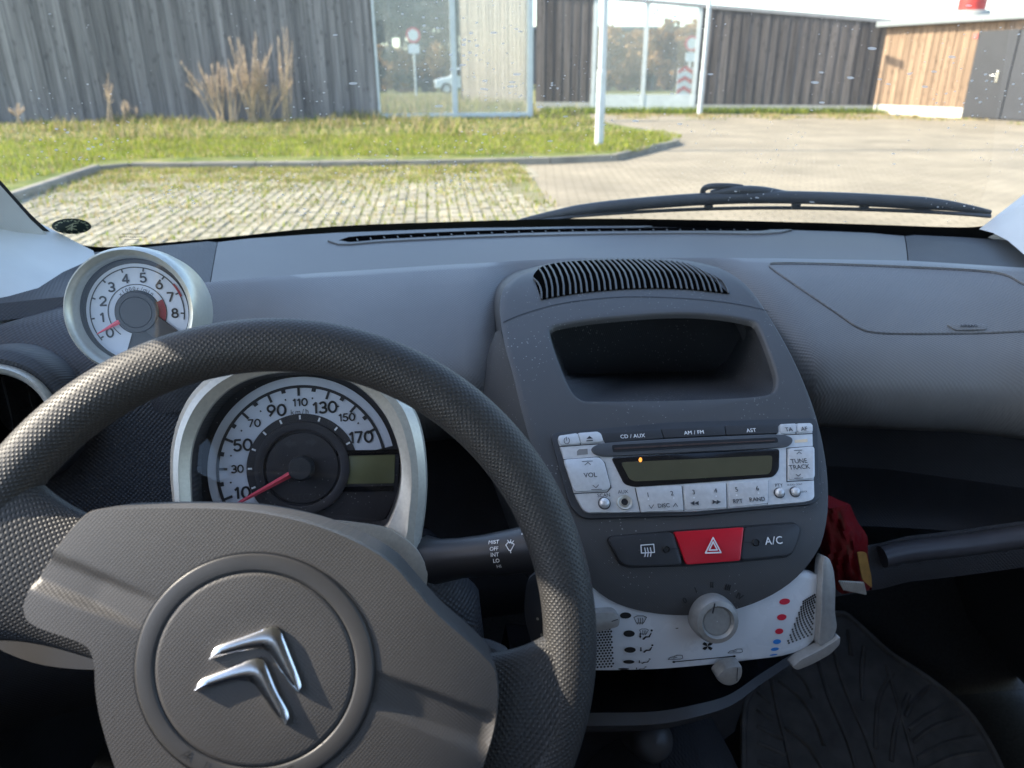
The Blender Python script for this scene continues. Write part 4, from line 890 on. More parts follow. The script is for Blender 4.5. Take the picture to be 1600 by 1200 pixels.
for t_, x, y, hh, mt in (('VOL', 275, 375, 7.5, 'dark_print'), ('SCAN', 345, 480, 5.5, 'dark_print'), ('AUX', 445, 462, 5.5, 'dark_print'), ('TUNE', 1361, 302, 7, 'dark_print'), ('TRACK', 1364, 333, 7, 'dark_print'), ('TA', 1309, 137, 6.3, 'dark_print'), ('AF', 1389, 134, 6.3, 'dark_print'), ('PTY', 1257, 428, 5, 'dark_print'), ('AUDIO CONT', 1340, 424, 2.6, 'dark_print'), ('CLOCK', 1384, 461, 2.6, 'dark_print'),
                         ('1', 575, 478, 7, 'dark_print'), ('2', 700, 470, 7, 'dark_print'), ('3', 813, 464, 7, 'dark_print'), ('4', 928, 456, 7, 'dark_print'), ('5', 1036, 450, 7, 'dark_print'), ('6', 1145, 444, 7, 'dark_print'), ('DISC', 657, 534, 6.3, 'dark_print'), ('RPT', 1043, 511, 6.3, 'dark_print'), ('RAND', 1144, 501, 6.3, 'dark_print')):
    px_, py_ = Z2(x, y); text_px(t_, px_, py_, hh, RF, 0.0028, G[mt], radio, 0.008, rad(3))
strokes('arrow_mark', [zp([(580, 530), (592, 548), (604, 529)]), zp([(706, 540), (718, 522), (730, 538)]), zp([(246, 322), (262, 308), (276, 320)]), zp([(232, 303), (286, 301)]), zp([(288, 428), (304, 440), (318, 425)]), zp([(280, 450), (334, 448)]), zp([(1350, 264), (1362, 253), (1374, 263)]), zp([(1336, 246), (1378, 244)]), zp([(1346, 370), (1358, 380), (1370, 369)]), zp([(1338, 391), (1382, 389)])], RF, 0.0005, 0.0029, G['dark_print'], radio)
decal('seek_mark', [zp(p) for p in ([(795, 520), (817, 509), (817, 532)], [(817, 520), (839, 509), (839, 532)], [(911, 503), (933, 514), (911, 526)], [(933, 503), (956, 514), (933, 526)], [(254, 186), (270, 170), (288, 184)], [(254, 194), (288, 191), (288, 196), (254, 199)])], RF, 0.0029, G['dark_print'], radio)
strokes('power_mark', [[Z2(152+14*cos(rad(a)), 195+17*sin(rad(a))) for a in range(-60, 241, 20)], zp([(150, 176), (151, 194)])], RF, 0.0005, 0.0029, G['dark_print'], radio)
decal('disc_mark', [zp([(205, 250), (215, 240), (260, 237), (262, 266), (205, 272)])], RF, 0.0012, M('grey_print', (0.22, 0.21, 0.20), 0.5), radio)
decal('amber_mark', [zp([(1338, 192), (1405, 186), (1406, 202), (1340, 207)])], RF, 0.0012, M('pale_amber', (0.75, 0.60, 0.42), 0.5), radio)
decal('preset_dot', [ellipse(*Z2(x, y), 1.4, 1.4, 8) for x, y in ((577, 500), (709, 494), (815, 492), (930, 484), (1037, 479), (1151, 468))], RF, 0.0029, G['white_print'], radio)
def knob_at(px, py, rpx, prof, mat, parent, name, surf, h=0.0, n=28):
    o = surf.hit(px, py, h); w = surf.nrm(px, py); r = (surf.hit(px+rpx, py, h)-o).length
    return MB().lathe(Frame(o, w), [(a*r, b) for a, b in prof], n).build(name, mat, parent, 50), Frame(o, w), r
for x, y, r in ((347, 522, 26), (1258, 468, 22), (1340, 463, 22)):
    knob_at(*Z2(x, y), r*0.3*1.25, [(1.0, 0), (1.0, 0.0006), (0.86, 0.0006)], G['dark_print'], radio, 'button_rim', RF, 0.001)
    knob_at(*Z2(x, y), r*0.3, [(1.0, 0), (1.0, 0.002), (0.85, 0.0034), (0.5, 0.0042), (0.02, 0.0044)], G['silver_radio'], radio, 'round_button', RF, 0.001)
knob_at(*Z2(452, 517), 40*0.3, [(1.0, 0), (0.95, 0.0015), (0.6, 0.0006), (0.5, 0.0020), (0.42, 0.0010)], G['silver'], radio, 'jack_ring', RF, 0.001)
knob_at(*Z2(452, 517), 20*0.3, [(1.0, 0), (0.02, 0.0001)], G['black'], radio, 'jack_hole', RF, 0.0022)
# ---------------------------------------------------------------- switch row
sw = empty('switch_row', FAS.hit(1107, 880), 'row of three dash switches with a red hazard button in the middle', 'switches')
plate('switch_bezel', rounded(zp([(358, 712), (372, 692), (700, 662), (1060, 638), (1335, 618), (1368, 648), (1355, 715), (1325, 785), (1295, 805), (1045, 830), (770, 850), (475, 858), (425, 842)]), 10, 5), FAS, -0.002, 0.0008, G['fascia_gap'], sw, 0.0006)
plate('demist_switch', rounded(zp([(365, 712), (382, 694), (699, 670), (752, 843), (480, 849), (432, 834)]), 8), FAS, 0.0, 0.0032, G['button_dark'], sw, 0.0014)
plate('hazard_switch', rounded(zp([(706, 670), (1064, 646), (1045, 819), (768, 840)]), 3), FAS, 0.0, 0.0044, G['red_button'], sw, 0.0012)
plate('aircon_switch', rounded(zp([(1070, 646), (1335, 627), (1360, 652), (1348, 712), (1318, 778), (1292, 794), (1048, 818)]), 8), FAS, 0.0, 0.0032, G['button_dark'], sw, 0.0014)
tri = lambda c, s_: [Z2(c[0], c[1]-s_*1.15), Z2(c[0]+s_*1.05, c[1]+s_*0.8), Z2(c[0]-s_*1.05, c[1]+s_*0.87), Z2(c[0], c[1]-s_*1.15)]
strokes('hazard_mark', [tri((902, 745), 38), tri((902, 746), 20)], FAS, 0.0011, 0.0054, G['white_print'], sw)
text_px('A/C', *Z2(1218, 716), 11, FAS, 0.0042, G['white_print'], sw, 0.01, rad(4), space=1.1)
strokes('demist_mark', [zp([(532, 740), (598, 735), (602, 775), (534, 779), (532, 740)]), zp([(552, 797), (556, 775), (551, 752)]), zp([(566, 797), (570, 775), (565, 752)]), zp([(581, 796), (585, 774), (580, 751)])], FAS, 0.0008, 0.0042, G['white_print'], sw)
for x, y, x2 in ((663, 759, 728), (1127, 725, 1065)):
    knob_at(*Z2(x, y), 18*0.3, [(1.0, 0.0004), (0.85, 0.0010), (0.8, 0.0002), (0.02, 0.0002)], G['black'], sw, 'pilot_lamp', FAS, 0.0034)
    strokes('pilot_line', [[Z2(x+(18 if x2 > x else -18), y-1), Z2(x2, y-3)]], FAS, 0.0007, 0.0042, G['black'], sw)
# ---------------------------------------------------------------- heater panel
heat = empty('heater_panel', FAS.hit(1090, 1050), 'translucent white heater panel with silver dial, sliders and coloured dots', 'heater controls')
pan = smooth([(888, 912), (905, 914), (926, 922), (1000, 930), (1100, 930), (1200, 905), (1258, 896), (1281, 893), (1281, 950), (1277, 1005), (1240, 1027), (1180, 1036), (1110, 1044), (1024, 1051), (926, 1053), (890, 1050), (884, 980)], 4, True)
PC = (1060, 985); po = by_angle(pan, PC, 120)
class Off:
    def __init__(s, b, h): s.b, s.h_ = b, h
    def hit(s, x, y, h=0): return s.b.hit(x, y, h+s.h_)
    def nrm(s, x, y): return s.b.nrm(x, y)
HP = Off(FAS, -0.004)
rg = [[HP.hit(PC[0]+(p.x-PC[0])*t, PC[1]+(p.y-PC[1])*t, 0.0 if t < 1 else -0.001) for p in po] for t in (0.01, .2, .4, .6, .8, .92, .985, 1.0)]
rg.append([p+V((0, 0.01, -0.004)) for p in rg[-1]])
MB().loft(rg).build('white_panel', G['panel_white'], heat, 60)
for x, y, rx, ry in ((979, 964, 9, 5), (984.5, 993, 9, 5.2), (986, 1019, 9, 4.6), (984, 1038, 9, 3), (976, 1049.5, 9, 1.6)):
    decal('black_dot', [ellipse(x, y, rx, ry, 20)], HP, 0.0005, G['black'], heat)
for x, y, rx, ry in ((1229.5, 942, 8.5, 4.8), (1225, 967, 7.5, 5), (1221, 989.5, 6.5, 4.4)): decal('red_dot', [ellipse(x, y, rx, ry, 20, rad(-8))], HP, 0.0005, G['red_print'], heat)
for x, y, rx, ry in ((1217.5, 1006, 6.3, 3.8), (1214, 1018, 6.5, 2.6), (1212, 1027, 6.5, 1.3)): decal('blue_dot', [ellipse(x, y, rx, ry, 20, rad(-8))], HP, 0.0005, G['blue_print'], heat)
def seat_mark(x, y, s_, sc=1.0):
    decal('airflow_mark', [[(x-8*s_, y+2), (x-4*s_, y+2), (x-6*s_, y+6*sc)], [(x-7*s_, y-3*sc), (x-5*s_, y-3*sc), (x-5*s_, y+2), (x-7*s_, y+2)], [(x-3*s_, y+7*sc), (x+2*s_, y+2*sc), (x+7*s_, y+2*sc), (x+11*s_, y-4*sc), (x+12*s_, y-3*sc), (x+9*s_, y+4*sc), (x+3*s_, y+4.5*sc), (x, y+8*sc)], ellipse(x+12*s_, y-7*sc, 1.8, 1.8*sc, 10)], HP, 0.0006, G['black'], heat)
def screen_mark(x, y, s_):
    strokes('screen_mark', [[(x-10*s_, y-4*s_), (x-5*s_, y-6.5*s_), (x+5*s_, y-6.5*s_), (x+10*s_, y-4*s_), (x+5*s_, y+5*s_), (x-6*s_, y+5*s_), (x-10*s_, y-4*s_)]]+[[(x+k*s_, y-3*s_), (x+k*s_+.8, y+1*s_), (x+k*s_-.6, y+7*s_)] for k in (-3.5, 0, 3.5)], HP, 0.0005*max(.8, s_), 0.0006, G['black'], heat)
screen_mark(1002, 971, 1.0); screen_mark(1008, 990, 0.7); seat_mark(1008, 995, 1.0); seat_mark(1009, 1017, 1.0, .8); seat_mark(1006, 1037, 0.9, .5); seat_mark(1001, 1048, .8, .28)
for k in range(4):
    a = pi/4+k*pi/2; decal('fan_mark', [[(1108, 1013), (1108+4*cos(a-.6), 1013+3.4*sin(a-.6)), (1108+9*cos(a-.35), 1013+7*sin(a-.35)), (1108+10*cos(a+.2), 1013+8*sin(a+.2)), (1108+6*cos(a+.5), 1013+5*sin(a+.5))]], HP, 0.0006, G['black'], heat)
strokes('slider_line', [[(1055, 1038), (1150, 1029)]], HP, 0.0008, 0.0006, G['black'], heat)
decal('slider_dot', [ellipse(1055, 1038, 2.5, 1.6, 10), ellipse(1150, 1029, 2.5, 1.6, 10)], HP, 0.0007, G['black'], heat)
for x, y in ((1057, 1032), (1151, 1022)):
    strokes('car_mark', [[(x-11, y+2), (x-8, y-1), (x-2, y-2), (x+3, y-4.5), (x+11, y-4.5), (x+12, y), (x+8, y+1.5), (x-11, y+2)], [(x-3, y), (x+3, y-1.5)]], HP, 0.0005, 0.0006, G['dark_print'], heat)
# fan dial
kp = [(1.0, -0.004), (1.0, 0.006), (0.97, 0.011), (0.90, 0.014), (0.70, 0.0150), (0.64, 0.0135), (0.60, 0.0120), (0.58, 0.0125), (0.02, 0.0125)]
kn, kF, kr = knob_at(1112, 963, 35, kp, G['silver_lever'], heat, 'fan_dial', FAS, -0.001, 48)
MB().box(kF.P(-kr*0.18, kr*0.62, 0.0148), 0.0008, kr*0.42, 0.0012, kF.u, (kF.v-kF.u*-0.25).normalized(), kF.w).build('dial_pointer', G['dark_print'], kn, None)
for t_, x, y, tl in (('0', 1070, 938, 30), ('I', 1087, 922, 20), ('II', 1112, 914, 0), ('III', 1137, 918, -15), ('IV', 1155, 932, -30)):
    text_px(t_, x, y, 8.5, FAS, 0.0005, G['fascia_gap'], stack, 0.03, rad(tl), 'fan_numeral')
# perforated speaker fields
def perforated(polyfun, rows_, cols_, name):
    mb = MB()
    for j in range(rows_):
        for i in range(cols_):
            u, v = (i+0.5*(j % 2)+0.25)/cols_, (j+.5)/rows_
            if u > 1: continue
            x, y = polyfun(u, v); o = HP.hit(x, y, 0.0005); n = HP.nrm(x, y); fr = Frame(o, n); mb.add([fr.P(0.00092*cos(2*pi*k/7), 0.00092*sin(2*pi*k/7)) for k in range(7)], [tuple(range(7))])
    o = mb.build(name, G['black'], heat, None); o['kind'] = 'stuff'
perforated(lambda u, v: ((930-2*v)+(957-930+6*v)*u, 985+(1049-985)*v-2*u), 15, 6, 'perforation')
perforated(lambda u, v: ((1259-28*v)+(1279-1259+22*v)*u, 932+8*(1-v)-12*u*(1-v)+(1020-940)*v - 16*u*v), 16, 7, 'perforation')
# sliders and rails
plate('temperature_rail', rounded([(1282, 878), (1286, 867), (1294, 872), (1300, 888), (1303, 915), (1302, 955), (1306, 980), (1296, 1000), (1276, 1010), (1279, 960), (1281, 910)], 9, 5), FAS, -0.008, 0.003, G['silver_lever'], heat, 0.004)
plate('temperature_lever', rounded([(1232, 1036), (1246, 1024), (1276, 1009), (1300, 994), (1307, 988), (1306, 1001), (1290, 1017), (1262, 1032), (1240, 1041)], 5), FAS, -0.004, 0.006, G['silver_lever'], heat, 0.004)
plate('airflow_lever', rounded([(850, 955), (925, 953), (958, 951), (967, 960), (966, 975), (925, 986), (850, 992)], 6), FAS, -0.004, 0.007, G['silver_lever'], heat, 0.004)
strokes('lever_mark', [[(953, 966), (962, 963)]], FAS, 0.0006, 0.0076, G['dark_print'], heat)
plate('recirculation_lever', rounded([(1111, 1047), (1125, 1033), (1142, 1029), (1153, 1030), (1153, 1044), (1146, 1056), (1133, 1061), (1120, 1058)], 6), FAS, -0.002, 0.010, G['silver_lever'], heat, 0.003)
strokes('lever_mark', [[(1144, 1032), (1143, 1050)]], FAS, 0.0006, 0.0106, G['dark_print'], heat)
# driver-side end of the heater pod
hp_e = smooth([(822, 915), (830, 898), (850, 890), (875, 895), (880, 960), (870, 1030), (850, 1040), (832, 1005), (820, 960)], 4, True)
plate('pod_end', [(p.x, p.y) for p in hp_e], Frame(on_y(850, 960, .455), V((-0.5, -0.75, 0.25))), -0.03, 0.004, G['grey_plastic'], heat, 0.006)
for x, y in ((840, 967), (846, 992)):
    fr = Frame(on_y(850, 960, .455), V((-0.5, -0.75, 0.25))); MB().disc(Frame(fr.hit(x, y, 0.0046), fr.w), 0.0012, 0, 10).build('pod_pin', G['silver'], heat, None)
# ---------------------------------------------------------------- lower console: gloss black throat and its rim, socket, gear gaiter
lc = empty('lower_console', (XM, 0.5, 0.62), 'dark open tray under the heater panel with a round power socket', 'console tray')
a1 = [FAS.hit(x, y, -0.006) for x, y in ((800, 1040), (860, 1046), (926, 1052), (1024, 1050), (1110, 1043), (1180, 1035), (1245, 1024), (1275, 1005))]
b1 = [on_y(x, y, yy) for x, y, yy in ((790, 1120, .47), (850, 1118, .45), (920, 1114, .44), (1020, 1112, .435), (1090, 1100, .44), (1140, 1085, .455), (1185, 1055, .48), (1240, 1020, .52))]
a1, b1 = resample(smooth(a1, 6), 60), resample(smooth(b1, 6), 60)
MB().loft([a1, [p+V((0, 0.05, -0.005)) for p in a1], [p+V((0, 0.07, 0.0)) for p in b1], [p+V((0, 0.06, -0.012)) for p in b1], b1], closed=False).build('tray_throat', G['black_gloss'], lc, 60)
c1 = [on_y(x, y, yy) for x, y, yy in ((790, 1145, .47), (850, 1142, .45), (920, 1140, .44), (1020, 1136, .435), (1090, 1120, .44), (1140, 1098, .455), (1185, 1063, .48), (1240, 1025, .52))]
c1 = resample(smooth(c1, 6), 60)
MB().loft([b1, [a_.lerp(b_, .3)+V((0, -0.008, 0)) for a_, b_ in zip(b1, c1)], [a_.lerp(b_, .8)+V((0, -0.006, 0)) for a_, b_ in zip(b1, c1)], c1, [p+V((0, 0.06, -0.03)) for p in c1], [p+V((0, 0.09, -0.2)) for p in c1]], closed=False).build('tray_rim', M('tray_rim', (0.055, 0.055, 0.058), 0.45, var=(40, 0.1)), lc, 60)
sk_c = on_y(1020, 1158, .46); sf = Frame(sk_c, V((0.0, -0.7, 0.55)))
MB().lathe(sf, [(0.019, -0.05), (0.020, -0.01), (0.0185, 0.0), (0.015, 0.006), (0.008, 0.009), (0.0003, 0.010)], 36).build('power_socket', M('socket', (0.050, 0.050, 0.052), 0.4, var=(40, 0.1)), lc, 60)
text('12 V', on_plane(1021, 1179, sf.P(0, 0, 0.005), sf.w), sf.u, sf.w, 0.0052, G['white_print'], lc, 0.0)
MB().tube([V((XM, 0.40, 0.56)), V((XM, 0.50, 0.55)), V((XM, 0.62, 0.52))], [0.07, 0.075, 0.08], 20).build('console_tunnel', G['dash_dark'], lc, 60)

# ================================================================== floor mat on the passenger side
fl = Frame(V((0.58, 0.70, 0.33)), V((0.0, -0.36, 0.93)))
mat_ = empty('floor_mat', V((0.58, 0.62, 0.29)), 'black rubber floor mat with raised curved ribs in the passenger footwell', 'floor mat')
mo = smooth([(1160, 1290), (1162, 1200), (1163, 1110), (1180, 1075), (1215, 1030), (1260, 985), (1310, 958), (1340, 975), (1390, 1020), (1450, 1060), (1510, 1110), (1550, 1170), (1580, 1240), (1590, 1290)], 4, True)
solid('mat_sheet', [fl.hit(p.x, p.y) for p in mo], fl.w*0.004, G['mat_rubber'], mat_, 0.001)
MB().tube([fl.hit(p.x, p.y, 0.005) for p in mo], 0.0045, 6, closed=True).build('mat_border', G['mat_rubber'], mat_, 60)
ribs = [[(1205, 1062), (1215, 1110), (1232, 1180), (1242, 1230)], [(1275, 1020), (1295, 1090), (1325, 1160), (1345, 1230)], [(1300, 1010), (1320, 1075), (1352, 1150), (1380, 1230)], [(1385, 1040), (1400, 1090), (1418, 1150), (1440, 1230)],
        [(1216, 1063), (1250, 1090), (1275, 1130), (1288, 1166)], [(1238, 1045), (1258, 1065), (1270, 1092)], [(1225, 1135), (1262, 1165), (1290, 1210)], [(1182, 1080), (1205, 1098)], [(1182, 1108), (1210, 1125)], [(1183, 1135), (1222, 1155)], [(1184, 1160), (1228, 1180)], [(1184, 1190), (1235, 1205)],
        [(1350, 1010), (1346, 1050), (1348, 1095)], [(1395, 1050), (1372, 1095), (1368, 1170)], [(1325, 985), (1330, 1025)], [(1420, 1085), (1400, 1130), (1392, 1190)], [(1452, 1072), (1425, 1100), (1415, 1120)], [(1480, 1100), (1445, 1120), (1420, 1140)], [(1510, 1120), (1460, 1135), (1426, 1160)], [(1530, 1150), (1480, 1160), (1432, 1185)], [(1540, 1175), (1490, 1182), (1440, 1205)]]
for r_ in ribs:
    MB().tube([fl.hit(p.x, p.y, 0.004) for p in smooth(r_, 5)], 0.0034, 6).build('mat_rib', G['mat_rubber'], mat_, 60)

# ================================================================== snack wrapper tucked beside the stack
wr = empty('snack_wrapper', on_y(1330, 925, .57), 'crumpled red foil snack wrapper stuck beside the centre stack', 'wrapper')
rings = []
random.seed(3)
L_ = smooth([(1272, 800), (1277, 830), (1283, 860), (1290, 890), (1304, 918), (1316, 928)], 3); R_ = smooth([(1328, 788), (1340, 815), (1355, 838), (1356, 865), (1361, 905), (1362, 922)], 3)
n = len(L_)
for k in range(n):
    a, b = L_[k], R_[k]; r = []
    for j in range(17):
        t = j/16; x, y = a.x+(b.x-a.x)*t, a.y+(b.y-a.y)*t
        yy = 0.565-0.018*sin(pi*t)*(1-k/n*0.6)+random.uniform(-1, 1)*0.0016*(1 if 0 < j < 16 else 0.3)+0.004*sin(t*17+k*0.8)*sin(k*0.6+t*5)
        r.append(on_y(x, y, yy))
    r += [p+V((0, 0.03*sin(pi*(15-q)/16)+0.002, -0.002)) for q, p in enumerate(r[-2:0:-1])]
    rings.append(r)
MB().loft(rings, True, True, True).build('foil_body', G['wrapper_red'], wr, 50)
e0, e1 = [(1306, 912), (1346, 904)], [(1312, 926), (1354, 932)]
for k in range(11):
    t = k/10; xa, ya = 1312+(1348-1312)*t, 908+2*t; xb, yb_ = 1319+(1352-1319)*t, 921+7*t
    MB().tube([on_y(xa, ya, .546), on_y(xb, yb_, .548)], 0.0013, 5).build('crimped_edge', G['wrapper_white'], wr, 40)
plate('gold_flash', rounded([(1338, 862), (1352, 862), (1360, 900), (1361, 918), (1346, 905)], 3), Frame(on_y(1350, 890, .549), V((0.3, -0.9, 0.2))), 0, 0.0012, G['wrapper_gold'], wr, 0.0)

# ================================================================== wiper outside the glass
def WSO(x, y, h):     # a point outside the glass, seen at this pixel
    l, n = WS._c(x, y); d = ray(x, y); return l + d*(h/abs(n.dot(d)))
wip = empty('windscreen_wiper', WS.hit(840, 340, -0.02), 'long black wiper blade and arm lying along the base of windscreen', 'wiper')
wb = smooth([(800, 349), (840, 341), (900, 330), (960, 322), (1040, 315), (1120, 310), (1200, 308), (1300, 310), (1400, 315), (1480, 321), (1548, 332)], 4)
MB().tube([WSO(p.x, p.y, 0.018) for p in wb], [0.004+0.007*min(1, i/8)*min(1, (len(wb)-1-i)/6) for i in range(len(wb))], 10, flat=0.8).build('blade_spine', G['wiper_black'], wip, 60)
wb2 = smooth([(830, 347), (900, 338), (1000, 331), (1120, 326), (1250, 325), (1400, 329), (1500, 334), (1548, 338)], 4)
MB().tube([WSO(p.x, p.y, 0.009) for p in wb2], 0.0042, 8, flat=0.6).build('rubber_lip', M('wiper_rubber', (0.05, 0.052, 0.055), 0.5, var=(50, 0.2)), wip, 60)
ar = smooth([(1098, 303), (1100, 295), (1112, 291), (1140, 291), (1160, 293)], 5)
MB().tube([WSO(p.x, p.y, 0.030) for p in ar], 0.0042, 8).build('hose_loop', G['wiper_black'], wip, 60)
am = smooth([(1140, 297), (1180, 297), (1215, 301), (1260, 311), (1330, 330), (1400, 352), (1450, 370)], 5)
MB().tube([WSO(p.x, p.y, 0.026) for p in smooth([(1110, 302), (1150, 297), (1190, 298), (1230, 305), (1270, 310)], 5)], [0.007, 0.008, 0.009]+[0.010]*15+[0.009, 0.008, 0.006], 10, flat=0.6).build('arm_clip', G['wiper_black'], wip, 60)
for x in (1107, 1244, 1350): MB().box(WSO(x, interp(x, [(1100, 322), (1250, 320), (1400, 326)]), 0.012), 0.012, 0.008, 0.010).build('blade_clip', G['wiper_black'], wip, None, 0.002)
# ================================================================== outside: ground and paving
def ground_mat(name, c0, c1, scale, rough=0.95, bump=0.0, c2=None):
    m_ = bpy.data.materials.new(name); m_.use_nodes = True; N, L = m_.node_tree.nodes, m_.node_tree.links; b = N['Principled BSDF']; b.inputs['Roughness'].default_value = rough; b.inputs['Specular IOR Level'].default_value = 0.2
    tc = N.new('ShaderNodeTexCoord'); nz = N.new('ShaderNodeTexNoise'); nz.inputs['Scale'].default_value = scale; nz.inputs['Detail'].default_value = 8; nz.inputs['Roughness'].default_value = 0.65; L.new(tc.outputs['Object'], nz.inputs['Vector'])
    cr = N.new('ShaderNodeValToRGB'); cr.color_ramp.elements[0].position = 0.36; cr.color_ramp.elements[1].position = 0.66; cr.color_ramp.elements[0].color = (*c0, 1); cr.color_ramp.elements[1].color = (*c1, 1)
    if c2: e = cr.color_ramp.elements.new(0.5); e.color = (*c2, 1)
    L.new(nz.outputs[0], cr.inputs[0]); L.new(cr.outputs[0], b.inputs['Base Color'])
    if bump:
        n2 = N.new('ShaderNodeTexNoise'); n2.inputs['Scale'].default_value = scale*12; L.new(tc.outputs['Object'], n2.inputs['Vector'])
        bp = N.new('ShaderNodeBump'); bp.inputs['Distance'].default_value = bump; L.new(n2.outputs[0], bp.inputs['Height']); L.new(bp.outputs[0], b.inputs['Normal'])
    MATS[name] = m_; return m_
def paving_mat():
    m_ = bpy.data.materials.new('block_paving'); m_.use_nodes = True; N, L = m_.node_tree.nodes, m_.node_tree.links; b = N['Principled BSDF']; b.inputs['Roughness'].default_value = 0.9; b.inputs['Specular IOR Level'].default_value = 0.25
    tc = N.new('ShaderNodeTexCoord'); mp = N.new('ShaderNodeMapping'); mp.inputs['Rotation'].default_value = (0, 0, rad(8)); L.new(tc.outputs['Object'], mp.inputs[0])
    br = N.new('ShaderNodeTexBrick'); br.inputs['Scale'].default_value = 1.0; br.inputs['Brick Width'].default_value = 0.21; br.inputs['Row Height'].default_value = 0.105; br.inputs['Mortar Size'].default_value = 0.006
    br.inputs['Color1'].default_value = (0.262, 0.220, 0.152, 1); br.inputs['Color2'].default_value = (0.300, 0.252, 0.178, 1); br.inputs['Mortar'].default_value = (0.14, 0.12, 0.08, 1); L.new(mp.outputs[0], br.inputs['Vector'])
    nz = N.new('ShaderNodeTexNoise'); nz.inputs['Scale'].default_value = 0.9; nz.inputs['Detail'].default_value = 7; L.new(tc.outputs['Object'], nz.inputs['Vector'])
    mr = N.new('ShaderNodeMapRange'); mr.inputs[1].default_value = 0.3; mr.inputs[2].default_value = 0.7; mr.inputs[3].default_value = 0.80; mr.inputs[4].default_value = 1.15; L.new(nz.outputs[0], mr.inputs[0])
    mx = N.new('ShaderNodeMix'); mx.data_type = 'RGBA'; mx.blend_type = 'MULTIPLY'; mx.inputs[0].default_value = 1; L.new(br.outputs[0], mx.inputs[6]); L.new(mr.outputs[0], mx.inputs[7]); L.new(mx.outputs[2], b.inputs['Base Color'])
    bp = N.new('ShaderNodeBump'); bp.inputs['Distance'].default_value = 0.004; bp.invert = True; L.new(br.outputs['Fac'], bp.inputs['Height']); L.new(bp.outputs[0], b.inputs['Normal'])
    MATS['block_paving'] = m_
paving_mat()
ground_mat('soil_grass', (0.07, 0.10, 0.015), (0.22, 0.20, 0.07), 2.2, bump=0.03, c2=(0.13, 0.15, 0.03))
ground_mat('field_grass', (0.10, 0.11, 0.03), (0.26, 0.22, 0.10), 0.5, bump=0.05, c2=(0.16, 0.16, 0.05))
ground_mat('joint_soil', (0.17, 0.155, 0.085), (0.15, 0.17, 0.04), 3.0, c2=(0.19, 0.175, 0.10))
S = lambda o: tag(o, kind='structure')
S(MB().add([(-600, -300, 0), (600, -300, 0), (600, 900, 0), (-600, 900, 0)], [(0, 1, 2, 3)]).build('ground', MATS['field_grass'], None, None))
S(MB().add([(-30, -25, .004), (40, -25, .004), (40, 17, .004), (13.6, 22.2, .004), (5.0, 23.9, .004), (4.0, 19.0, .004), (-30, 19, .004)], [tuple(range(7))]).build('paving', MATS['block_paving'], None, None))
# parking bay laid with open-jointed pavers
bay = S(MB().add([(-7.5, -3, .008), (1.05, -3, .008), (1.05, 6.0, .008), (1.35, 11.0, .008), (-4.4, 11.0, .008), (-4.2, 7.5, .008), (-7.5, 7.3, .008)], [tuple(range(7))]).build('parking_bay', MATS['joint_soil'], None, None))
M('paver', (0.285, 0.255, 0.185), 0.9, var=(2.5, 0.22), rand=0.16, spec=0.25)
PW, PL = 0.100, 0.205
pv = MB(); c_ = 0.009; hw, hl = PW/2-c_, PL/2-0.016
lo = [V((-hw, -hl, 0)), V((hw, -hl, 0)), V((hw, hl, 0)), V((-hw, hl, 0))]; mdl = [p+V((0, 0, .024)) for p in lo]; tp_ = [V((p.x*0.88, p.y*0.94, 0.032)) for p in lo]
pv.loft([lo, mdl, tp_], True, False, True); pme = pv.mesh('paver', MATS['paver'], None)
cells = []
for j in range(0, 36):
    y = 4.05+j*PL
    for i in range(94):
        x = -7.2+i*PW
        lim = 0.95+0.05*(y-6)
        if x > lim+0.25*sin(y*2.1) or y > 10.95: continue
        if x < -4.25 and y > 7.4: continue
        d = V((x, y, 0))-CAMP; q = (d.dot(R2)/d.dot(FWD), d.dot(U2)/d.dot(FWD)); u, v_ = 800+FPX*q[0], 600-FPX*q[1]
        if -60 < u < 1000 and 240 < v_ < 392: cells.append((v_, x, y))
cells.sort(reverse=True)
random.seed(11)
for k, (v_, x, y) in enumerate(cells[:300]):
    o = bpy.data.objects.new('paver', pme); COL.objects.link(o); o.parent = bay
    o.location = (x+random.uniform(-.003, .003), y+random.uniform(-.004, .004), -0.017+random.uniform(-.005, .006)); o.rotation_euler = (random.uniform(-.02, .02), random.uniform(-.02, .02), random.uniform(-.03, .03))
rest = MB()
for v_, x, y in cells[300:]:
    dx, dy, dz = random.uniform(-.003, .003), random.uniform(-.004, .004), -0.017+random.uniform(-.005, .006); s_ = random.uniform(.93, 1.02)
    rest.add([V((p.x*s_+x+dx, p.y*s_+y+dy, p.z+dz)) for p in lo+mdl+tp_], [(0, 1, 5, 4), (1, 2, 6, 5), (2, 3, 7, 6), (3, 0, 4, 7), (4, 5, 9, 8), (5, 6, 10, 9), (6, 7, 11, 10), (7, 4, 8, 11), (8, 9, 10, 11)])
o = rest.build('far_pavers', MATS['paver'], bay, None); o['kind'] = 'stuff'
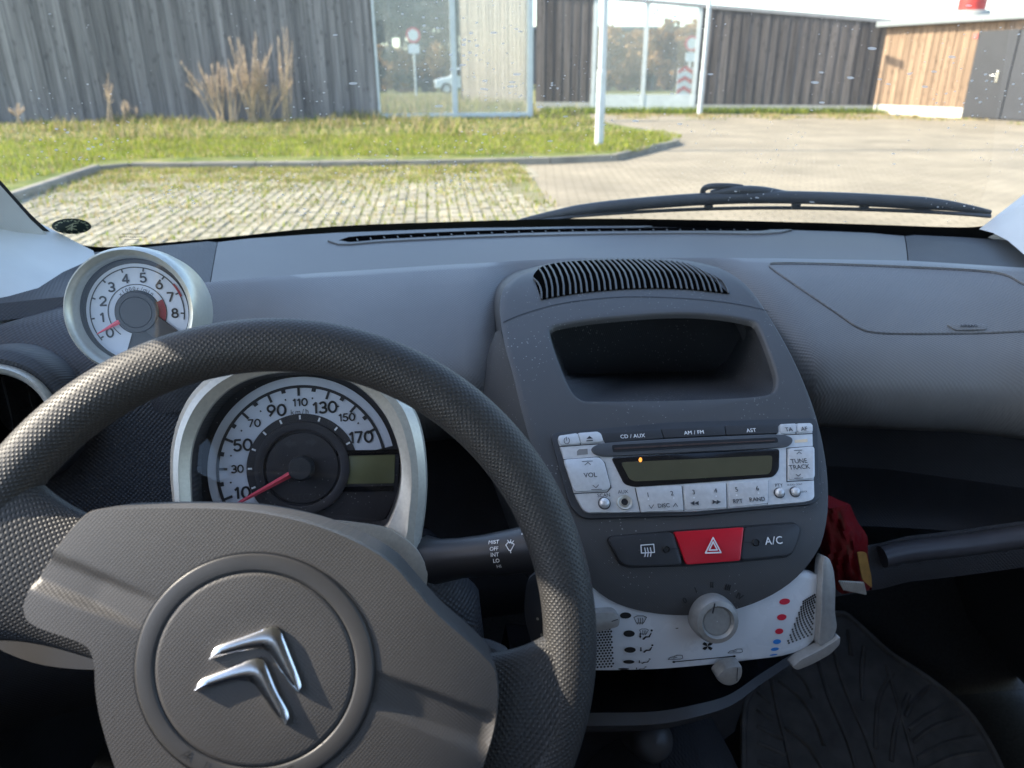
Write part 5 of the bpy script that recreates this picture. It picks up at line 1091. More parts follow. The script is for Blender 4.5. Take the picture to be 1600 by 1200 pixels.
# planted bed with kerb stones
BZ = 0.085
kerb_line = [on_z(x, y, 0) for x, y in ((-260, 470), (-60, 352), (40, 313), (160, 270), (205, 266), (300, 266), (500, 264), (740, 260), (860, 257), (965, 252), (1012, 240), (1062, 227))]
kerb_line += [V((4.6, 14.9, 0)), V((4.3, 17.5, 0)), V((4.2, 19.9, 0))]
bed_pts = kerb_line+[V((4.1, 20.6, 0)), V((-16, 20.6, 0)), V((-16, 6, 0))]
S(MB().add([p+V((0, 0, BZ)) for p in bed_pts]+[p for p in bed_pts], [tuple(range(len(bed_pts)))]).build('planted_bed', MATS['soil_grass'], None, None))
kerb = empty('kerb', kerb_line[3]); S(kerb)
M('kerb_concrete', (0.21, 0.19, 0.155), 0.9, var=(4, 0.22), rand=0.12, spec=0.2)
random.seed(5)
for a, b in zip(kerb_line, kerb_line[1:]):
    L = (b-a).length; n = max(1, round(L/0.95)); d = (b-a)/n; t = d.normalized(); s_ = V((-t.y, t.x, 0))
    for k in range(n):
        p, q = a+d*k+t*.006, a+d*(k+1)-t*.006; z = BZ+0.012+random.uniform(-.008, .008)
        P = [(0, 0), (0, z-.02), (0.02, z), (0.10, z), (0.10, 0)]
        MB().loft([[e+s_*w+V((0, 0, h)) for w, h in P] for e in (p, q)], True, True, True).build('kerb_stone', MATS['kerb_concrete'], kerb, None)
# far strip of ground in front of the rear barrier
S(MB().add([(4.0, 20.2, .006), (5.0, 24.0, .008), (13.2, 22.3, .008), (13.4, 23.6, .008), (3.0, 26.2, .008), (3.0, 20.2, .006)], [tuple(range(6))]).build('verge', MATS['soil_grass'], None, None))

# ================================================================== grass
def blades(name, n, place, hrange, w, mats, parent=None, lean=0.5):
    mb_v, mb_f, mi = [], [], []
    for k in range(n):
        x, y, z, dens = place()
        h = random.uniform(*hrange)*dens; a = random.uniform(0, 2*pi); l = random.uniform(0.1, lean)*h; ww = w*random.uniform(.6, 1.4)
        b = len(mb_v); ca, sa = cos(a), sin(a); bx, by = -sa*ww/2, ca*ww/2
        mb_v += [(x-bx, y-by, z), (x+bx, y+by, z), (x+ca*l*.4+bx*.6, y+sa*l*.4+by*.6, z+h*.6), (x+ca*l*.4-bx*.6, y+sa*l*.4-by*.6, z+h*.6), (x+ca*l, y+sa*l, z+h)]
        mb_f += [(b, b+1, b+2, b+3), (b+3, b+2, b+4)]; q = random.randrange(len(mats)); mi += [q, q]
    me = bpy.data.meshes.new(name); me.from_pydata(mb_v, [], mb_f)
    for m_ in mats: me.materials.append(m_)
    me.polygons.foreach_set('material_index', mi); me.update(); o = link_mesh(name, me, parent); return o
def leafy(name, col, tr=0.35):
    m_ = bpy.data.materials.new(name); m_.use_nodes = True; N, L = m_.node_tree.nodes, m_.node_tree.links; b = N['Principled BSDF']; out = N['Material Output']
    b.inputs['Roughness'].default_value = 0.6; b.inputs['Specular IOR Level'].default_value = 0.25
    tc = N.new('ShaderNodeTexCoord'); nz = N.new('ShaderNodeTexNoise'); nz.inputs['Scale'].default_value = 3.0; L.new(tc.outputs['Object'], nz.inputs['Vector'])
    mr = N.new('ShaderNodeMapRange'); mr.inputs[1].default_value = .3; mr.inputs[2].default_value = .7; mr.inputs[3].default_value = .65; mr.inputs[4].default_value = 1.3; L.new(nz.outputs[0], mr.inputs[0])
    mx = N.new('ShaderNodeMix'); mx.data_type = 'RGBA'; mx.blend_type = 'MULTIPLY'; mx.inputs[0].default_value = 1; mx.inputs[6].default_value = (*col, 1); L.new(mr.outputs[0], mx.inputs[7]); L.new(mx.outputs[2], b.inputs['Base Color'])
    tl = N.new('ShaderNodeBsdfTranslucent'); L.new(mx.outputs[2], tl.inputs[0]); ms = N.new('ShaderNodeMixShader'); ms.inputs[0].default_value = tr; L.new(b.outputs[0], ms.inputs[1]); L.new(tl.outputs[0], ms.inputs[2]); L.new(ms.outputs[0], out.inputs[0]); MATS[name] = m_; return m_
g1, g2, g3 = leafy('blade_green', (0.17, 0.22, 0.022)), leafy('blade_lime', (0.28, 0.30, 0.025)), leafy('blade_dark', (0.08, 0.13, 0.015))
d1, d2_ = leafy('blade_dry', (0.36, 0.28, 0.12)), leafy('blade_straw', (0.45, 0.36, 0.18))
random.seed(21)
ky = lambda x: interp(x, [(-16, 8.5), (-4.6, 8.6), (-4.45, 11.0), (-3.7, 11.25), (1.0, 10.9), (3.1, 11.1), (4.2, 12.9)])+0.16
def front():
    while True:
        x = random.uniform(-7.5, 4.6); y = random.uniform(8.5, 15.0)
        if y > ky(x) and (x < 4.0 or y > 12.9): return x, y, BZ, 1.0
def rear():
    x = random.uniform(-11.5, 4.0); y = 20.3-random.random()**1.5*6.0; return x, y, BZ, (0.5+1.6*max(0, sin(x*1.7+sin(y*1.3)*2)*sin(y*.9+x*.6)))*(0.6+0.7*random.random())
tag(blades('mown_grass', 26000, front, (.03, .09), .016, [g1, g2, g2, g2, d1]), 'short bright green grass along the kerb', 'grass', kind='stuff')
tag(blades('rough_grass', 22000, rear, (.04, .17), .022, [g1, g2, g3, d1, d1, d2_, d2_], lean=1.2), 'tall patchy dry and green grass below the timber barrier', 'grass', kind='stuff')
def weeds():
    while True:
        x = random.uniform(-4.4, 1.2); y = 4.6+6.3*random.random()**0.5
        if random.random() < (0.15+0.85*max(0, (y-8.3)/2.6))*(0.35+0.65*(sin(x*3.1+y*2)*sin(y*5.3-x*2) > 0.1)): return x, y, 0.008, 1.0
tag(blades('joint_weeds', 26000, weeds, (.02, .06), .014, [g1, g2, d1, d2_]), 'low weeds and dry grass growing in the paver joints', 'grass', kind='stuff')
def verge():
    t = random.random(); x = 3.6+t*9.6; y = 25.0-2.4*t-random.random()*1.4; return x, y, 0.008, 1.0
tag(blades('verge_grass', 7000, verge, (.08, .22), .02, [g1, g3, g3, g2]), 'dark green grass strip at the foot of the rear barrier', 'grass', kind='stuff')
def scatter():
    while True:
        t = random.random(); x = 5.0+t*9.0; y = interp(x, [(5, 23.6), (13.0, 21.3), (14.0, 18.6)])-random.random()**2*3.0
        if y > 14 and sin(x*2.3+y)*sin(y*1.9-x) > -.1: return x, y, 0.008, 1.0
tag(blades('paving_weeds', 3500, scatter, (.02, .07), .03, [g1, d1, d2_, d1]), 'sparse yellow green weeds on the paving before the dark barrier', 'grass', kind='stuff')
def field():
    x = random.uniform(-5, 3.2); y = random.uniform(21.2, 36); return x, y, 0, 1.0
tag(blades('field_grass', 9000, field, (.2, .5), .03, [d1, d2_, g1, d1]), 'pale dry meadow grass beyond the glazed barrier', 'grass', kind='stuff')
# dead seed-head plants in front of the barrier
M('dry_stem', (0.40, 0.30, 0.18), 0.9, var=(8, 0.2))
def dry_plant(px, py, top_px, top_py, spread, n, label):
    b = on_z(px, py, BZ); b.y = 19.3; sc = 19.3/on_z(px, py, BZ).y; b = on_y(px, py, 19.3); b.z = BZ
    t = on_y(top_px, top_py, 19.3); root = empty('dry_plant', b, label, 'dry plant', 'dead plants at the foot of the timber barrier')
    st = MB(); sd = MB()
    for k in range(n):
        tip = b.lerp(t, random.uniform(.55, 1.0))+V((random.uniform(-spread, spread), random.uniform(-.3, .3), 0)); tip.z = max(0.4, tip.z)
        base = b+V((random.uniform(-.12, .12), random.uniform(-.1, .1), 0)); midp = base.lerp(tip, .5)+V((random.uniform(-.06, .06), 0, .05))
        st.tube([base, midp, tip], [.009, .007, .003], 4)
        for j in range(70):
            f = random.uniform(.0, 1); c = midp.lerp(tip, f); a = random.uniform(0, 2*pi); r = random.uniform(.02, .15)*(1.1-f*.7); e = c+V((cos(a)*r, sin(a)*r*.6, random.uniform(.04, .14)))
            s_ = V((random.uniform(-1, 1), random.uniform(-1, 1), 0))*.008; sd.add([c-s_, c+s_, e], [(0, 1, 2)])
    st.build('stem', MATS['dry_stem'], root, None); o = sd.build('seed_head', MATS['plume'], root, None); o['kind'] = 'stuff'
leafy('plume', (0.55, 0.44, 0.33), .5)
random.seed(9)
for a in ((395, 195, 392, 55, .55, 26, 'tall dead plant with broad feathery seed heads, the bushiest of the row'), (448, 195, 443, 45, .2, 10, 'tallest narrow dead plant with one upright seed plume'), (345, 195, 300, 85, .5, 15, 'dead plant leaning over with bent stems beside the bushiest one'), (365, 195, 362, 90, .3, 9, 'dead plant with short upright plumes between leaning and bushy ones'),
          (172, 195, 168, 118, .08, 3, 'lone thin dead stalk with a small seed head against the boards'), (205, 195, 200, 160, .2, 4, 'low clump of bleached dead stalks near the lone thin stalk'), (420, 195, 425, 100, .5, 14, 'loose tangle of dead stalks between the two tall plumes'), (30, 195, 22, 155, .15, 3, 'small reddish dead stalks close to the pillar end of barrier')):
    dry_plant(*a)
random.seed(4)
sh = empty('green_shrub', on_z(868, 203, BZ), 'small bright green leafy weed clump beside the lamp post', 'shrub')
lv = MB(); c0 = on_z(868, 203, BZ)
for k in range(260):
    a, r, h = random.uniform(0, 2*pi), random.random()**.6*.42, random.uniform(.02, .38); p = c0+V((cos(a)*r, sin(a)*r, h*(1.1-r))); s_ = V((random.uniform(-1, 1), random.uniform(-1, 1), random.uniform(-.3, 1))).normalized()*.06; t = V((random.uniform(-1, 1), random.uniform(-1, 1), .3)).normalized()*.03
    lv.add([p-t, p+s_*.5+t*.3, p+s_, p+s_*.4-t*.8], [(0, 1, 2, 3)])
lv.build('leaves', g2, sh, None)
MB().tube([c0, c0+V((.02, 0, .2))], .008, 5).build('stem', MATS['dry_stem'], sh, None)

# ================================================================== timber barriers
def wood(name, col, rand, streak=0.35):
    m_ = bpy.data.materials.new(name); m_.use_nodes = True; N, L = m_.node_tree.nodes, m_.node_tree.links; b = N['Principled BSDF']; b.inputs['Roughness'].default_value = 0.85; b.inputs['Specular IOR Level'].default_value = 0.25
    tc = N.new('ShaderNodeTexCoord'); mp = N.new('ShaderNodeMapping'); mp.inputs['Scale'].default_value = (30, 30, 0.7); L.new(tc.outputs['Object'], mp.inputs[0])
    oi = N.new('ShaderNodeObjectInfo'); cx_ = N.new('ShaderNodeCombineXYZ'); mm = N.new('ShaderNodeMath'); mm.operation = 'MULTIPLY'; mm.inputs[1].default_value = 90; L.new(oi.outputs['Random'], mm.inputs[0]); L.new(mm.outputs[0], cx_.inputs[0]); L.new(mm.outputs[0], cx_.inputs[2]); L.new(cx_.outputs[0], mp.inputs['Location'])
    nz = N.new('ShaderNodeTexNoise'); nz.inputs['Scale'].default_value = 1; nz.inputs['Detail'].default_value = 6; L.new(mp.outputs[0], nz.inputs['Vector'])
    vo = N.new('ShaderNodeTexVoronoi'); vo.inputs['Scale'].default_value = 1.0; mp2 = N.new('ShaderNodeMapping'); mp2.inputs['Scale'].default_value = (9, 9, 3.2); L.new(tc.outputs['Object'], mp2.inputs[0]); L.new(cx_.outputs[0], mp2.inputs['Location']); L.new(mp2.outputs[0], vo.inputs['Vector'])
    kn = N.new('ShaderNodeMapRange'); kn.inputs[1].default_value = .10; kn.inputs[2].default_value = .26; kn.inputs[3].default_value = .55; kn.inputs[4].default_value = 1; L.new(vo.outputs['Distance'], kn.inputs[0])
    mr = N.new('ShaderNodeMapRange'); mr.inputs[1].default_value = .3; mr.inputs[2].default_value = .7; mr.inputs[3].default_value = 1-streak; mr.inputs[4].default_value = 1+streak; L.new(nz.outputs[0], mr.inputs[0])
    m2 = N.new('ShaderNodeMath'); m2.operation = 'MULTIPLY'; L.new(mr.outputs[0], m2.inputs[0]); L.new(kn.outputs[0], m2.inputs[1])
    rr = N.new('ShaderNodeMapRange'); rr.inputs[3].default_value = 1-rand; rr.inputs[4].default_value = 1+rand; L.new(oi.outputs['Random'], rr.inputs[0])
    m3 = N.new('ShaderNodeMath'); m3.operation = 'MULTIPLY'; L.new(m2.outputs[0], m3.inputs[0]); L.new(rr.outputs[0], m3.inputs[1])
    mx = N.new('ShaderNodeMix'); mx.data_type = 'RGBA'; mx.blend_type = 'MULTIPLY'; mx.inputs[0].default_value = 1; mx.inputs[6].default_value = (*col, 1); L.new(m3.outputs[0], mx.inputs[7]); L.new(mx.outputs[2], b.inputs['Base Color'])
    bp = N.new('ShaderNodeBump'); bp.inputs['Distance'].default_value = .004; L.new(nz.outputs[0], bp.inputs['Height']); L.new(bp.outputs[0], b.inputs['Normal']); MATS[name] = m_; return m_
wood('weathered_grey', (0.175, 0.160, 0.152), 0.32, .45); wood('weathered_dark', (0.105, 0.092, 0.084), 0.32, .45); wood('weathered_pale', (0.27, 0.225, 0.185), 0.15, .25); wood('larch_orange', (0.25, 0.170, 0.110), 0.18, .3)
M('coping_steel', (0.24, 0.24, 0.24), .6, var=(4, .1)); M('galvanised', (0.50, 0.53, 0.55), 0.45, metal=0.3, var=(8, 0.1)); M('white_steel', (0.50, 0.53, 0.52), 0.45, var=(5, 0.08)); M('concrete', (0.36, 0.35, 0.32), 0.9, var=(3, 0.15))
def boards(parent, a, b, z0, ztop, mat, pitch=0.155, thick=0.025, facing=V((0, -1, 0))):
    """vertical boards from a to b; every second one stands proud, each its own piece"""
    a, b = V(a), V(b); L = (b-a).length; n = round(L/pitch); t = (b-a).normalized(); w = L/n
    cache = {}
    for k in range(n):
        f = (k+.5)/n; h = (ztop[0]*(1-f)+ztop[1]*f)-z0
        proud = 0.018 if k % 2 else 0.0; ww = w*((0.92, 1.02, 0.97)[k % 3] if k % 2 else 1.25)
        key = (round(h, 2), k % 6)
        if key not in cache:
            mb = MB(); mb.box((0, 0, h/2), ww, thick, h); cache[key] = mb.mesh('board', mat, None)
        o = bpy.data.objects.new('board', cache[key]); COL.objects.link(o)
        setparent(o, parent); o.location = a+t*(w*(k+.5))+facing*(proud+.03)+V((0, 0, z0)); o.rotation_euler = (random.uniform(-.002, .002), random.uniform(-.003, .003), math.atan2(t.y, t.x))
def rails(parent, a, b, zs, facing, mat):
    a, b = V(a), V(b); t = (b-a).normalized(); 
    for z in zs: MB().box((a+b)/2+V((0, 0, z))-facing*.03, (b-a).length, .05, .09, t, facing).build('rail', mat, parent, None)
random.seed(2)
F1 = -V((0, 1, 0))
fa, fb = V((-13.0, 20.15, 0)), V((-1.32, 20.35, 0))
fen = empty('timber_barrier', (fa+fb)/2, 'long weathered grey timber barrier behind the dead plants', 'barrier', 'timber noise barriers')
boards(fen, fa, fb, 0.10, (3.7, 3.7), MATS['weathered_grey'], 0.165, facing=F1); rails(fen, fa, fb, (.5, 1.9, 3.3), F1, MATS['weathered_grey'])
for k in range(5): p = fa.lerp(fb, k/4); MB().box(p+V((0, .10, 1.9)), .12, .12, 3.8).build('post', MATS['weathered_grey'], fen, None)
MB().box((fa+fb)/2+V((0, -0.02, .045)), (fb-fa).length, .10, .10).build('base_beam', MATS['concrete'], fen, None)
# glazed section in steel frame
gz = empty('glazed_barrier', (0.7, 20.3, 0), 'white steel framed glass screen standing between timber barrier and opening', 'glass screen', 'glazed barrier sections')
gx = [-1.28, on_y(712, 190, 20.3).x, on_y(828, 190, 20.3).x]
for x, w in ((gx[1], .17), (gx[2], .17)): MB().box((x, 20.3, 1.85), w*.8, .14, 3.7).build('post', MATS['white_steel'], gz, None, .01)
for z in (.16, 3.22): MB().box(((gx[0]+gx[2])/2, 20.31, z), gx[2]-gx[0]+.1, .09, .12).build('rail', MATS['white_steel'], gz, None, .006)
MB().box((gx[0]+.05, 20.3, 1.85), .06, .10, 3.7).build('post', MATS['white_steel'], gz, None)
for x0, x1 in ((gx[0], gx[1]), (gx[1], gx[2])): MB().box(((x0+x1)/2, 20.32, 1.7), x1-x0-.14, .012, 3.0).build('pane', MATS['barrier_glass'], gz, None)
# pale return wall seen through the second pane
ra_, rb_ = on_z(817, 173, 0), on_z(716, 165, 0); ra_ = V((3.35, 26.4, 0)); rb_ = V((1.35, 30.2, 0))
rt = (rb_-ra_).normalized(); rn_ = V((-rt.y, rt.x, 0)); rn_ = rn_ if rn_.dot(CAMP-ra_) > 0 else -rn_
ret = empty('return_barrier', (ra_+rb_)/2, 'sunlit pale timber return wall seen through the glass screen', 'barrier', 'timber noise barriers')
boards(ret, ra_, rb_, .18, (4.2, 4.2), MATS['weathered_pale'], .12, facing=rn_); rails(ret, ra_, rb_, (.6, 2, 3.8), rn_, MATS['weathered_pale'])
for p in (ra_, rb_): MB().box(p+V((0, 0, 2.1)), .14, .14, 4.2).build('post', MATS['weathered_dark'], ret, None)
# rear barrier: dark timber, a glazed part, dark timber
qa, qb = V((3.55, 25.7, 0)), V((13.3, 22.15, 0)); qt = (qb-qa).normalized(); qn = V((qt.y, -qt.x, 0))
def on_line(px, py=170):
    d = ray(px, py); n = V((-qt.y, qt.x, 0)); return qa+qt*((CAMP+d*((qa-CAMP).dot(n)/d.dot(n)))-qa).dot(qt)
def flat(p): return V((p.x, p.y, 0))
p1, p2, p3 = flat(on_line(922)), flat(on_line(1086)), qb
htop = lambda p: 3.42-1.0*((p-qa).dot(qt)/(qb-qa).length)
f2 = empty('timber_barrier', (qa+p1)/2, 'short dark timber barrier panel between the two glass screens', 'barrier', 'timber noise barriers')
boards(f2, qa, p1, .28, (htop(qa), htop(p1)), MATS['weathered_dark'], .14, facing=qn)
MB().box((qa+p1)/2+V((0, 0, .14)), (p1-qa).length, .12, .27, qt, qn).build('plinth', MATS['concrete'], f2, None)
f3 = empty('timber_barrier', (p2+p3)/2, 'long dark timber barrier running up to the orange shed', 'barrier', 'timber noise barriers')
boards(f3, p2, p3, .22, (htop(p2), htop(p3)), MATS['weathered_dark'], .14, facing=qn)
MB().box((p2+p3)/2+V((0, 0, .11)), (p3-p2).length, .12, .21, qt, qn).build('plinth', MATS['concrete'], f3, None)
def coping(par, a, b, up):
    za, zb = htop(a)+up, htop(b)+up
    MB().loft([[p+qn*.10+V((0, 0, z)), p+qn*.10+V((0, 0, z+.10)), p-qn*.10+V((0, 0, z+.10)), p-qn*.10+V((0, 0, z))] for p, z in ((a, za), (b, zb))], True, True, True).build('coping', MATS['coping_steel'], par, None)
coping(f2, qa, p1, .0); coping(f3, p2, p3, .0)
g2z = empty('glazed_barrier', (p1+p2)/2, 'white steel framed glass screen between two dark timber barriers', 'glass screen', 'glazed barrier sections')
for px_ in (926, 1003, 1082):
    p = flat(on_line(px_)); MB().box(p+V((0, 0, htop(p)/2)), .13, .13, htop(p), qt, qn).build('post', MATS['white_steel'], g2z, None, .008)
coping(g2z, p1, p2, .002)
MB().box((p1+p2)/2+V((0, 0, .26)), (p2-p1).length, .10, .50, qt, qn).build('plinth', MATS['white_steel'], g2z, None)
for a, b in ((p1, flat(on_line(1003))), (flat(on_line(1003)), p2)): MB().box((a+b)/2+V((0, 0, 1.75)), (b-a).length-.15, .012, 2.45, qt, qn).build('pane', MATS['barrier_glass'], g2z, None)

# ================================================================== lamp posts
for (bx, by, r0, h, label) in ((935.5, 236, .066, 5.2, 'pale galvanised lamp post standing in the grass near the kerb corner'), (1093, 179, .070, 5.2, 'pale galvanised lamp post in front of the long dark barrier')):
    p = on_z(bx, by, 0.0); root = empty('lamp_post', p, label, 'lamp post', 'lamp posts')
    MB().tube([p, p+V((0, 0, 1.2)), p+V((0, 0, 1.21)), p+V((0, 0, h))], [r0*1.08, r0*1.08, r0*.92, r0*.75], 20).build('pole', MATS['white_steel'], root, 40)
    MB().box(p+V((0, -r0*1.06, .7)), .07, .02, .35).build('service_door', MATS['galvanised'], root, None, .004)
    MB().box(p+V((0, -.25, h+.02)), .22, .6, .09).build('lamp_head', MATS['galvanised'], root, None, .03)

# ================================================================== shed
c0, c1 = V((13.10, 21.9, 0)), V((15.35, 16.3, 0)); st_ = (c1-c0).normalized(); sn = V((st_.y, -st_.x, 0)); sn = sn if sn.dot(CAMP-c0) > 0 else -sn
shed = empty('shed', (c0+c1)/2-sn*1.5, 'orange timber clad shed with dark double doors and flat roof', 'shed')
def on_shed(px, py): 
    d = ray(px, py); return CAMP+d*((c0-CAMP).dot(sn)/d.dot(sn))
dl = flat(on_shed(1503, 185)); dm = flat(on_shed(1566, 180)); dr = dm+(dm-dl)*1.02
WH = 2.30
boards(shed, c0, dl, .27, (WH, WH), MATS['larch_orange'], .105, .022, sn)
boards(shed, dl, c1+st_*.0, 2.10, (WH, WH), MATS['larch_orange'], .105, .022, sn)
boards(shed, dr, c1+st_*2.5, .27, (WH, WH), MATS['larch_orange'], .105, .022, sn)
MB().box((c0+c1+st_*2.5)/2-sn*1.3+V((0, 0, 1.14)), (c1-c0).length+2.5, 2.5, 2.28, st_, sn).build('wall_core', MATS['weathered_dark'], shed, None)
MB().box((c0+dl)/2+V((0, 0, .13)), (dl-c0).length, .10, .26, st_, sn).build('plinth', M('render_white', (0.62, 0.58, 0.50), .9, var=(3, .1)), shed, None)
rc2 = (c0+c1+st_*2.5)/2-sn*1.25
MB().box(rc2+V((0, 0, WH+.08)), (c1-c0).length+2.9, 3.1, .14, st_, sn).build('roof', M('roof_edge', (0.20, 0.22, 0.22), .6, metal=.1, var=(3, .1)), shed, None, .01)
M('door_dark', (0.026, 0.027, 0.031), .5, var=(3, .1))
for a, b in ((dl, dm), (dm, dr)):
    d_ = MB().box((a+b)/2+sn*.055+V((0, 0, 1.06)), (b-a).length-.03, .05, 2.06, st_, sn).build('door', MATS['door_dark'], shed, None, .006)
hd = on_shed(1567, 118); MB().box(V((hd.x, hd.y, 1.02))+sn*.10-st_*.08, .05, .02, .26, st_, sn).build('handle', MATS['chrome'], d_, None, .004)
MB().tube([V((hd.x, hd.y, 1.05))+sn*.13-st_*.10, V((hd.x, hd.y, 1.05))+sn*.13-st_*.24], .012, 8).build('handle', MATS['chrome'], d_, 60)
sg = on_shed(1528, 52); MB().box(V((sg.x, sg.y, 1.98))+sn*.075, .12, .008, .12, st_, sn).build('warning_sticker', M('sticker_red', (.6, .12, .10), .5, var=(20, .2)), shed, None)
cp = rc2-st_*.1+V((0, 0, WH+.15)); cp = on_shed(1474, 30); cp = V((cp.x, cp.y, 0))-sn*1.1+V((0, 0, WH+.15))
chim = empty('roof_vent', cp, 'red painted roof vent on a concrete base on top of the shed', 'roof vent')
MB().lathe(Frame(cp, V((0, 0, 1)), V((0, 1, 0))), [(.48, 0), (.48, .15), (.46, .20), (.33, .20)], 32).build('vent_base', MATS['concrete'], chim, 40)
MB().lathe(Frame(cp, V((0, 0, 1)), V((0, 1, 0))), [(.34, .20), (.34, .75), (.42, .77), (.42, .85), (.001, .95)], 32).build('vent_drum', M('vent_red', (.42, .03, .02), .5, var=(6, .2)), chim, 40)

# ================================================================== beyond the barriers
def round_sign(x, y, z, label, plate_w):
    root = empty('road_sign', V((x, y, 0)), label, 'road sign', 'road signs beyond the barriers')
    MB().tube([V((x, y, 0)), V((x, y, z+.3))], .045, 10).build('pole', MATS['galvanised'], root, 60)
    f = Frame(V((x, y-.06, z)), V((0, -1, 0)))
    MB().lathe(f, [(.30, -.02), (.30, 0), (.21, 0.001)], 32).build('sign_ring', MATS['red_print'], root, None)
    MB().disc(f, .215, .002, 32).build('sign_face', M('sign_white%d' % int(z*100), (.80, .80, .76), .5), root, None)
    MB().box(V((x, y-.06, z-.52)), .46, .02, .34).build('supplement_plate', MATS['white_print'], root, None)
    return root
sp1 = on_y(651, 160, 34); round_sign(sp1.x, 34, on_y(651, 55, 34).z, 'round red rimmed road sign seen through the glass beside trees', .4)
sp2 = on_y(1074, 150, 33); rs = round_sign(sp2.x, 33, on_y(1074, 68, 33).z, 'round red rimmed road sign above a chevron board', .4)
cb = empty('chevron_board', on_y(1069, 150, 32), 'red and white chevron marker board under the road sign', 'road sign')
cz = on_y(1069, 130, 32); MB().box(V((cz.x, 32, cz.z)), .62, .03, 1.15).build('board_panel', MATS['white_print'], cb, None)
for k in range(3):
    z = cz.z-.42+k*.38
    MB().add([V((cz.x+dx, 31.97, z+dz)) for dx, dz in ((-.3, 0), (0, .16), (.3, 0), (.3, .17), (0, .33), (-.3, .17))], [(0, 1, 4, 5), (1, 2, 3, 4)]).build('chevron_stripe', MATS['red_print'], cb, None)
MB().tube([V((cz.x, 32.05, 0)), V((cz.x, 32.05, cz.z))], .04, 8).build('pole', MATS['galvanised'], cb, 60)
# parked light car far off
cw = on_y(743, 152, 46); car = empty('parked_car', V((cw.x, 46, 0)), 'small white car parked far beyond the glass screen', 'car')
cz0 = 0.35
prof = [(-1.9, .35), (-1.95, .75), (-1.5, .88), (-1.0, .95), (-.5, 1.40), (.6, 1.45), (1.3, 1.0), (1.85, .92), (1.95, .6), (1.9, .35)]
MB().loft([[V((cw.x-.6+a*.9, 46+s_, z)) for a, z in prof] for s_ in (-.8, .8)], True, True, True).build('body', M('car_white', (.75, .77, .8), .3, coat=.5, var=(2, .03)), car, 30, .05)
MB().prism([V((cw.x-.6+a*.9, 45.19, z)) for a, z in ((-.85, 1.0), (-.45, 1.34), (.55, 1.38), (1.1, 1.0))], V((0, -.01, 0))).build('side_window', G['black_gloss'], car, None)
for a in (-1.2, 1.2):
    w_ = MB().lathe(Frame(V((cw.x-.6+a*.9, 45.2, .32)), V((0, -1, 0))), [(.32, -.2), (.32, 0), (.2, .01), (.001, .01)], 20).build('wheel', G['black'], car, 40)
    MB().disc(Frame(V((cw.x-.6+a*.9, 45.18, .32)), V((0, -1, 0))), .19, 0, 16).build('rim', MATS['galvanised'], w_, None)
# trees and hedges
lf = [leafy('leaf_olive', (.060, .065, .035), .25), leafy('leaf_grey', (.10, .10, .075), .25), leafy('leaf_rust', (.30, .16, .06), .3)]
M('bark', (.10, .09, .08), .95, var=(4, .3))
def tree(x, y, h, r, lm, label, n=900, low=.25, name='tree', grp='trees beyond the barriers'):
    root = empty(name, V((x, y, 0)), label, 'tree', grp); tr = MB(); tr.tube([V((x, y, 0)), V((x+.1, y, h*.4)), V((x, y, h*.85))], [.22, .16, .04], 8)
    tips = []
    for k in range(9):
        a = 2.4*k; z0 = h*(low+.06*k); e = V((x+cos(a)*r*.8, y+sin(a)*r*.8, z0+h*.2)); tr.tube([V((x, y, z0)), V((x+cos(a)*r*.4, y+sin(a)*r*.4, z0+h*.13)), e], [.07, .05, .02], 5); tips.append(e)
    tr.build('trunk', MATS['bark'], root, 60)
    cl = [(random.uniform(-1, 1)*r*.75+x, random.uniform(-1, 1)*r*.75+y, h*random.uniform(low+.08, .97), r*random.uniform(.25, .5)) for _ in range(14)]
    c = MB()
    for k in range(n):
        X, Y, Z, rr = random.choice(cl); d = V((random.gauss(0, 1), random.gauss(0, 1), random.gauss(0, 1))).normalized()*rr*random.random()**.4; p = V((X, Y, Z))+d
        s_ = V((random.uniform(-1, 1), random.uniform(-1, 1), random.uniform(-1, 1))).normalized()*.24; t = s_.orthogonal().normalized()*.16
        c.add([p-s_, p+t, p+s_, p-t], [(0, 1, 2, 3)])
    c.build('crown', lm, root, None)
random.seed(31)
tl = [('tall olive grey tree in the row behind the first road sign', lf[0]), ('grey half bare tree in the row behind the first road sign', lf[1])]
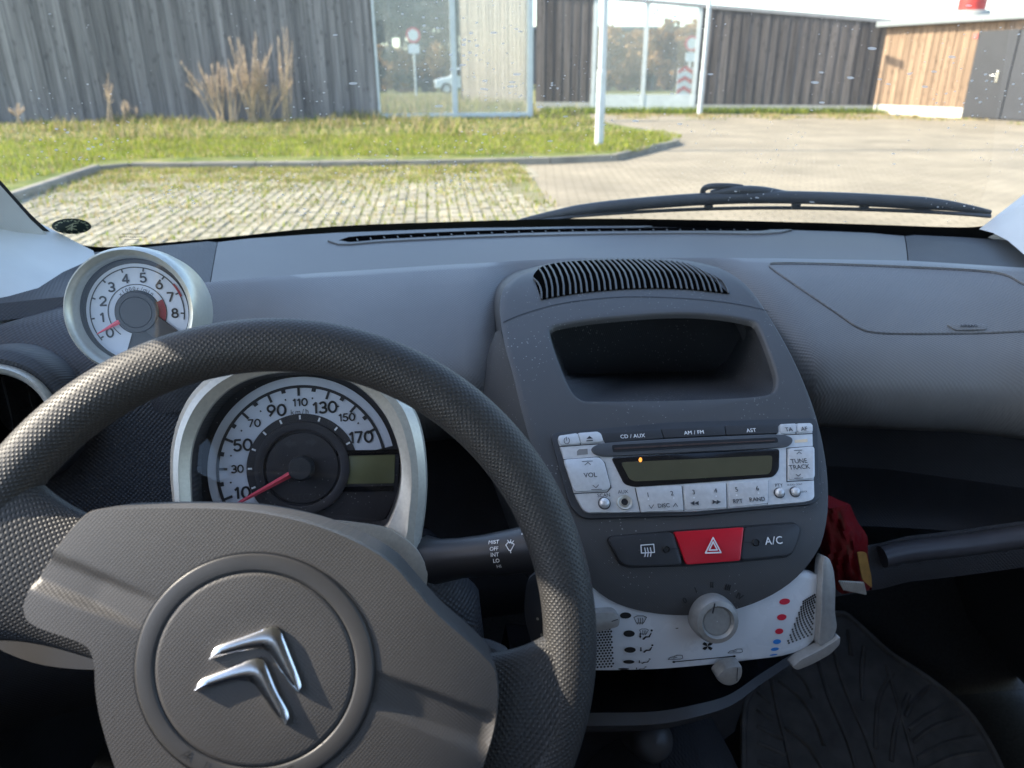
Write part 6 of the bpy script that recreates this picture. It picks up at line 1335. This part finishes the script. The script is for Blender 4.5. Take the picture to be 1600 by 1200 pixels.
for k in range(12):
    px_ = 550+k*16+random.uniform(-6, 6); yy = random.uniform(58, 72); p = on_y(px_, 130, yy); tree(p.x, yy, random.uniform(9, 13), random.uniform(1.6, 2.4), tl[k % 2][1], tl[k % 2][0], 2200)
for k in range(8):
    px_ = 925+k*24; yy = random.uniform(48, 56); p = on_y(px_, 130, yy); tree(p.x, yy, random.uniform(2.6, 4.0), random.uniform(1.3, 1.8), lf[2], 'rust coloured autumn bush beyond the second glass screen', 900, .05, 'autumn_bush', 'autumn bushes beyond the barriers')
for k in range(5):
    px_ = 600+k*24; yy = 52; p = on_y(px_, 140, yy); tree(p.x, yy, random.uniform(2.2, 3.2), 1.5, lf[2] if k % 2 else lf[1], 'low brown bush at the foot of the tall trees', 800, .05, 'low_bush', 'low bushes at the tree line')
# far industrial building over the bushes
fb_ = on_y(1030, 60, 75); bld = empty('far_building', V((fb_.x, 80, 0)), 'low dark industrial building with pale roof stripes far beyond the barriers', 'building')
MB().box((fb_.x, 82, 2.4), 26, 10, 4.8).build('wall', M('far_wall', (.10, .10, .11), .7, var=(.5, .2)), bld, None)
MB().box((fb_.x, 82, 4.95), 27, 11, .3).build('roof', M('far_roof', (.09, .11, .14), .6, var=(.5, .2)), bld, None)
for z in (3.3, 4.2): MB().box((fb_.x+2, 76.9, z), 14, .1, .28).build('strip_window', MATS['white_print'], bld, None)
for k in range(6): MB().box((fb_.x-9+k*3.6, 76.93, 1.6), 1.5, .06, 1.2).build('window', G['black_gloss'], bld, None)
# timber screen wall added out of view beside the bay to keep sun off the dashboard
ms = empty('added_sun_screen', (-2.1, 1.92, 0), 'tall timber screen wall added out of view to shade the dashboard on the driver side', 'added sun screen')
boards(ms, (-1.95, 0.74, 0), (-1.95, 3.10, 0), .05, (3.3, 3.3), MATS['weathered_grey'], .16, .025, V((1, 0, 0)))
MB().box((-2.13, 1.92, 1.6), 0.26, 2.36, 3.2).build('wall_core', MATS['weathered_dark'], ms, None)
MB().box((-2.10, 1.92, 3.33), 0.45, 2.36, .08).build('roof', MATS['roof_edge'], ms, None)
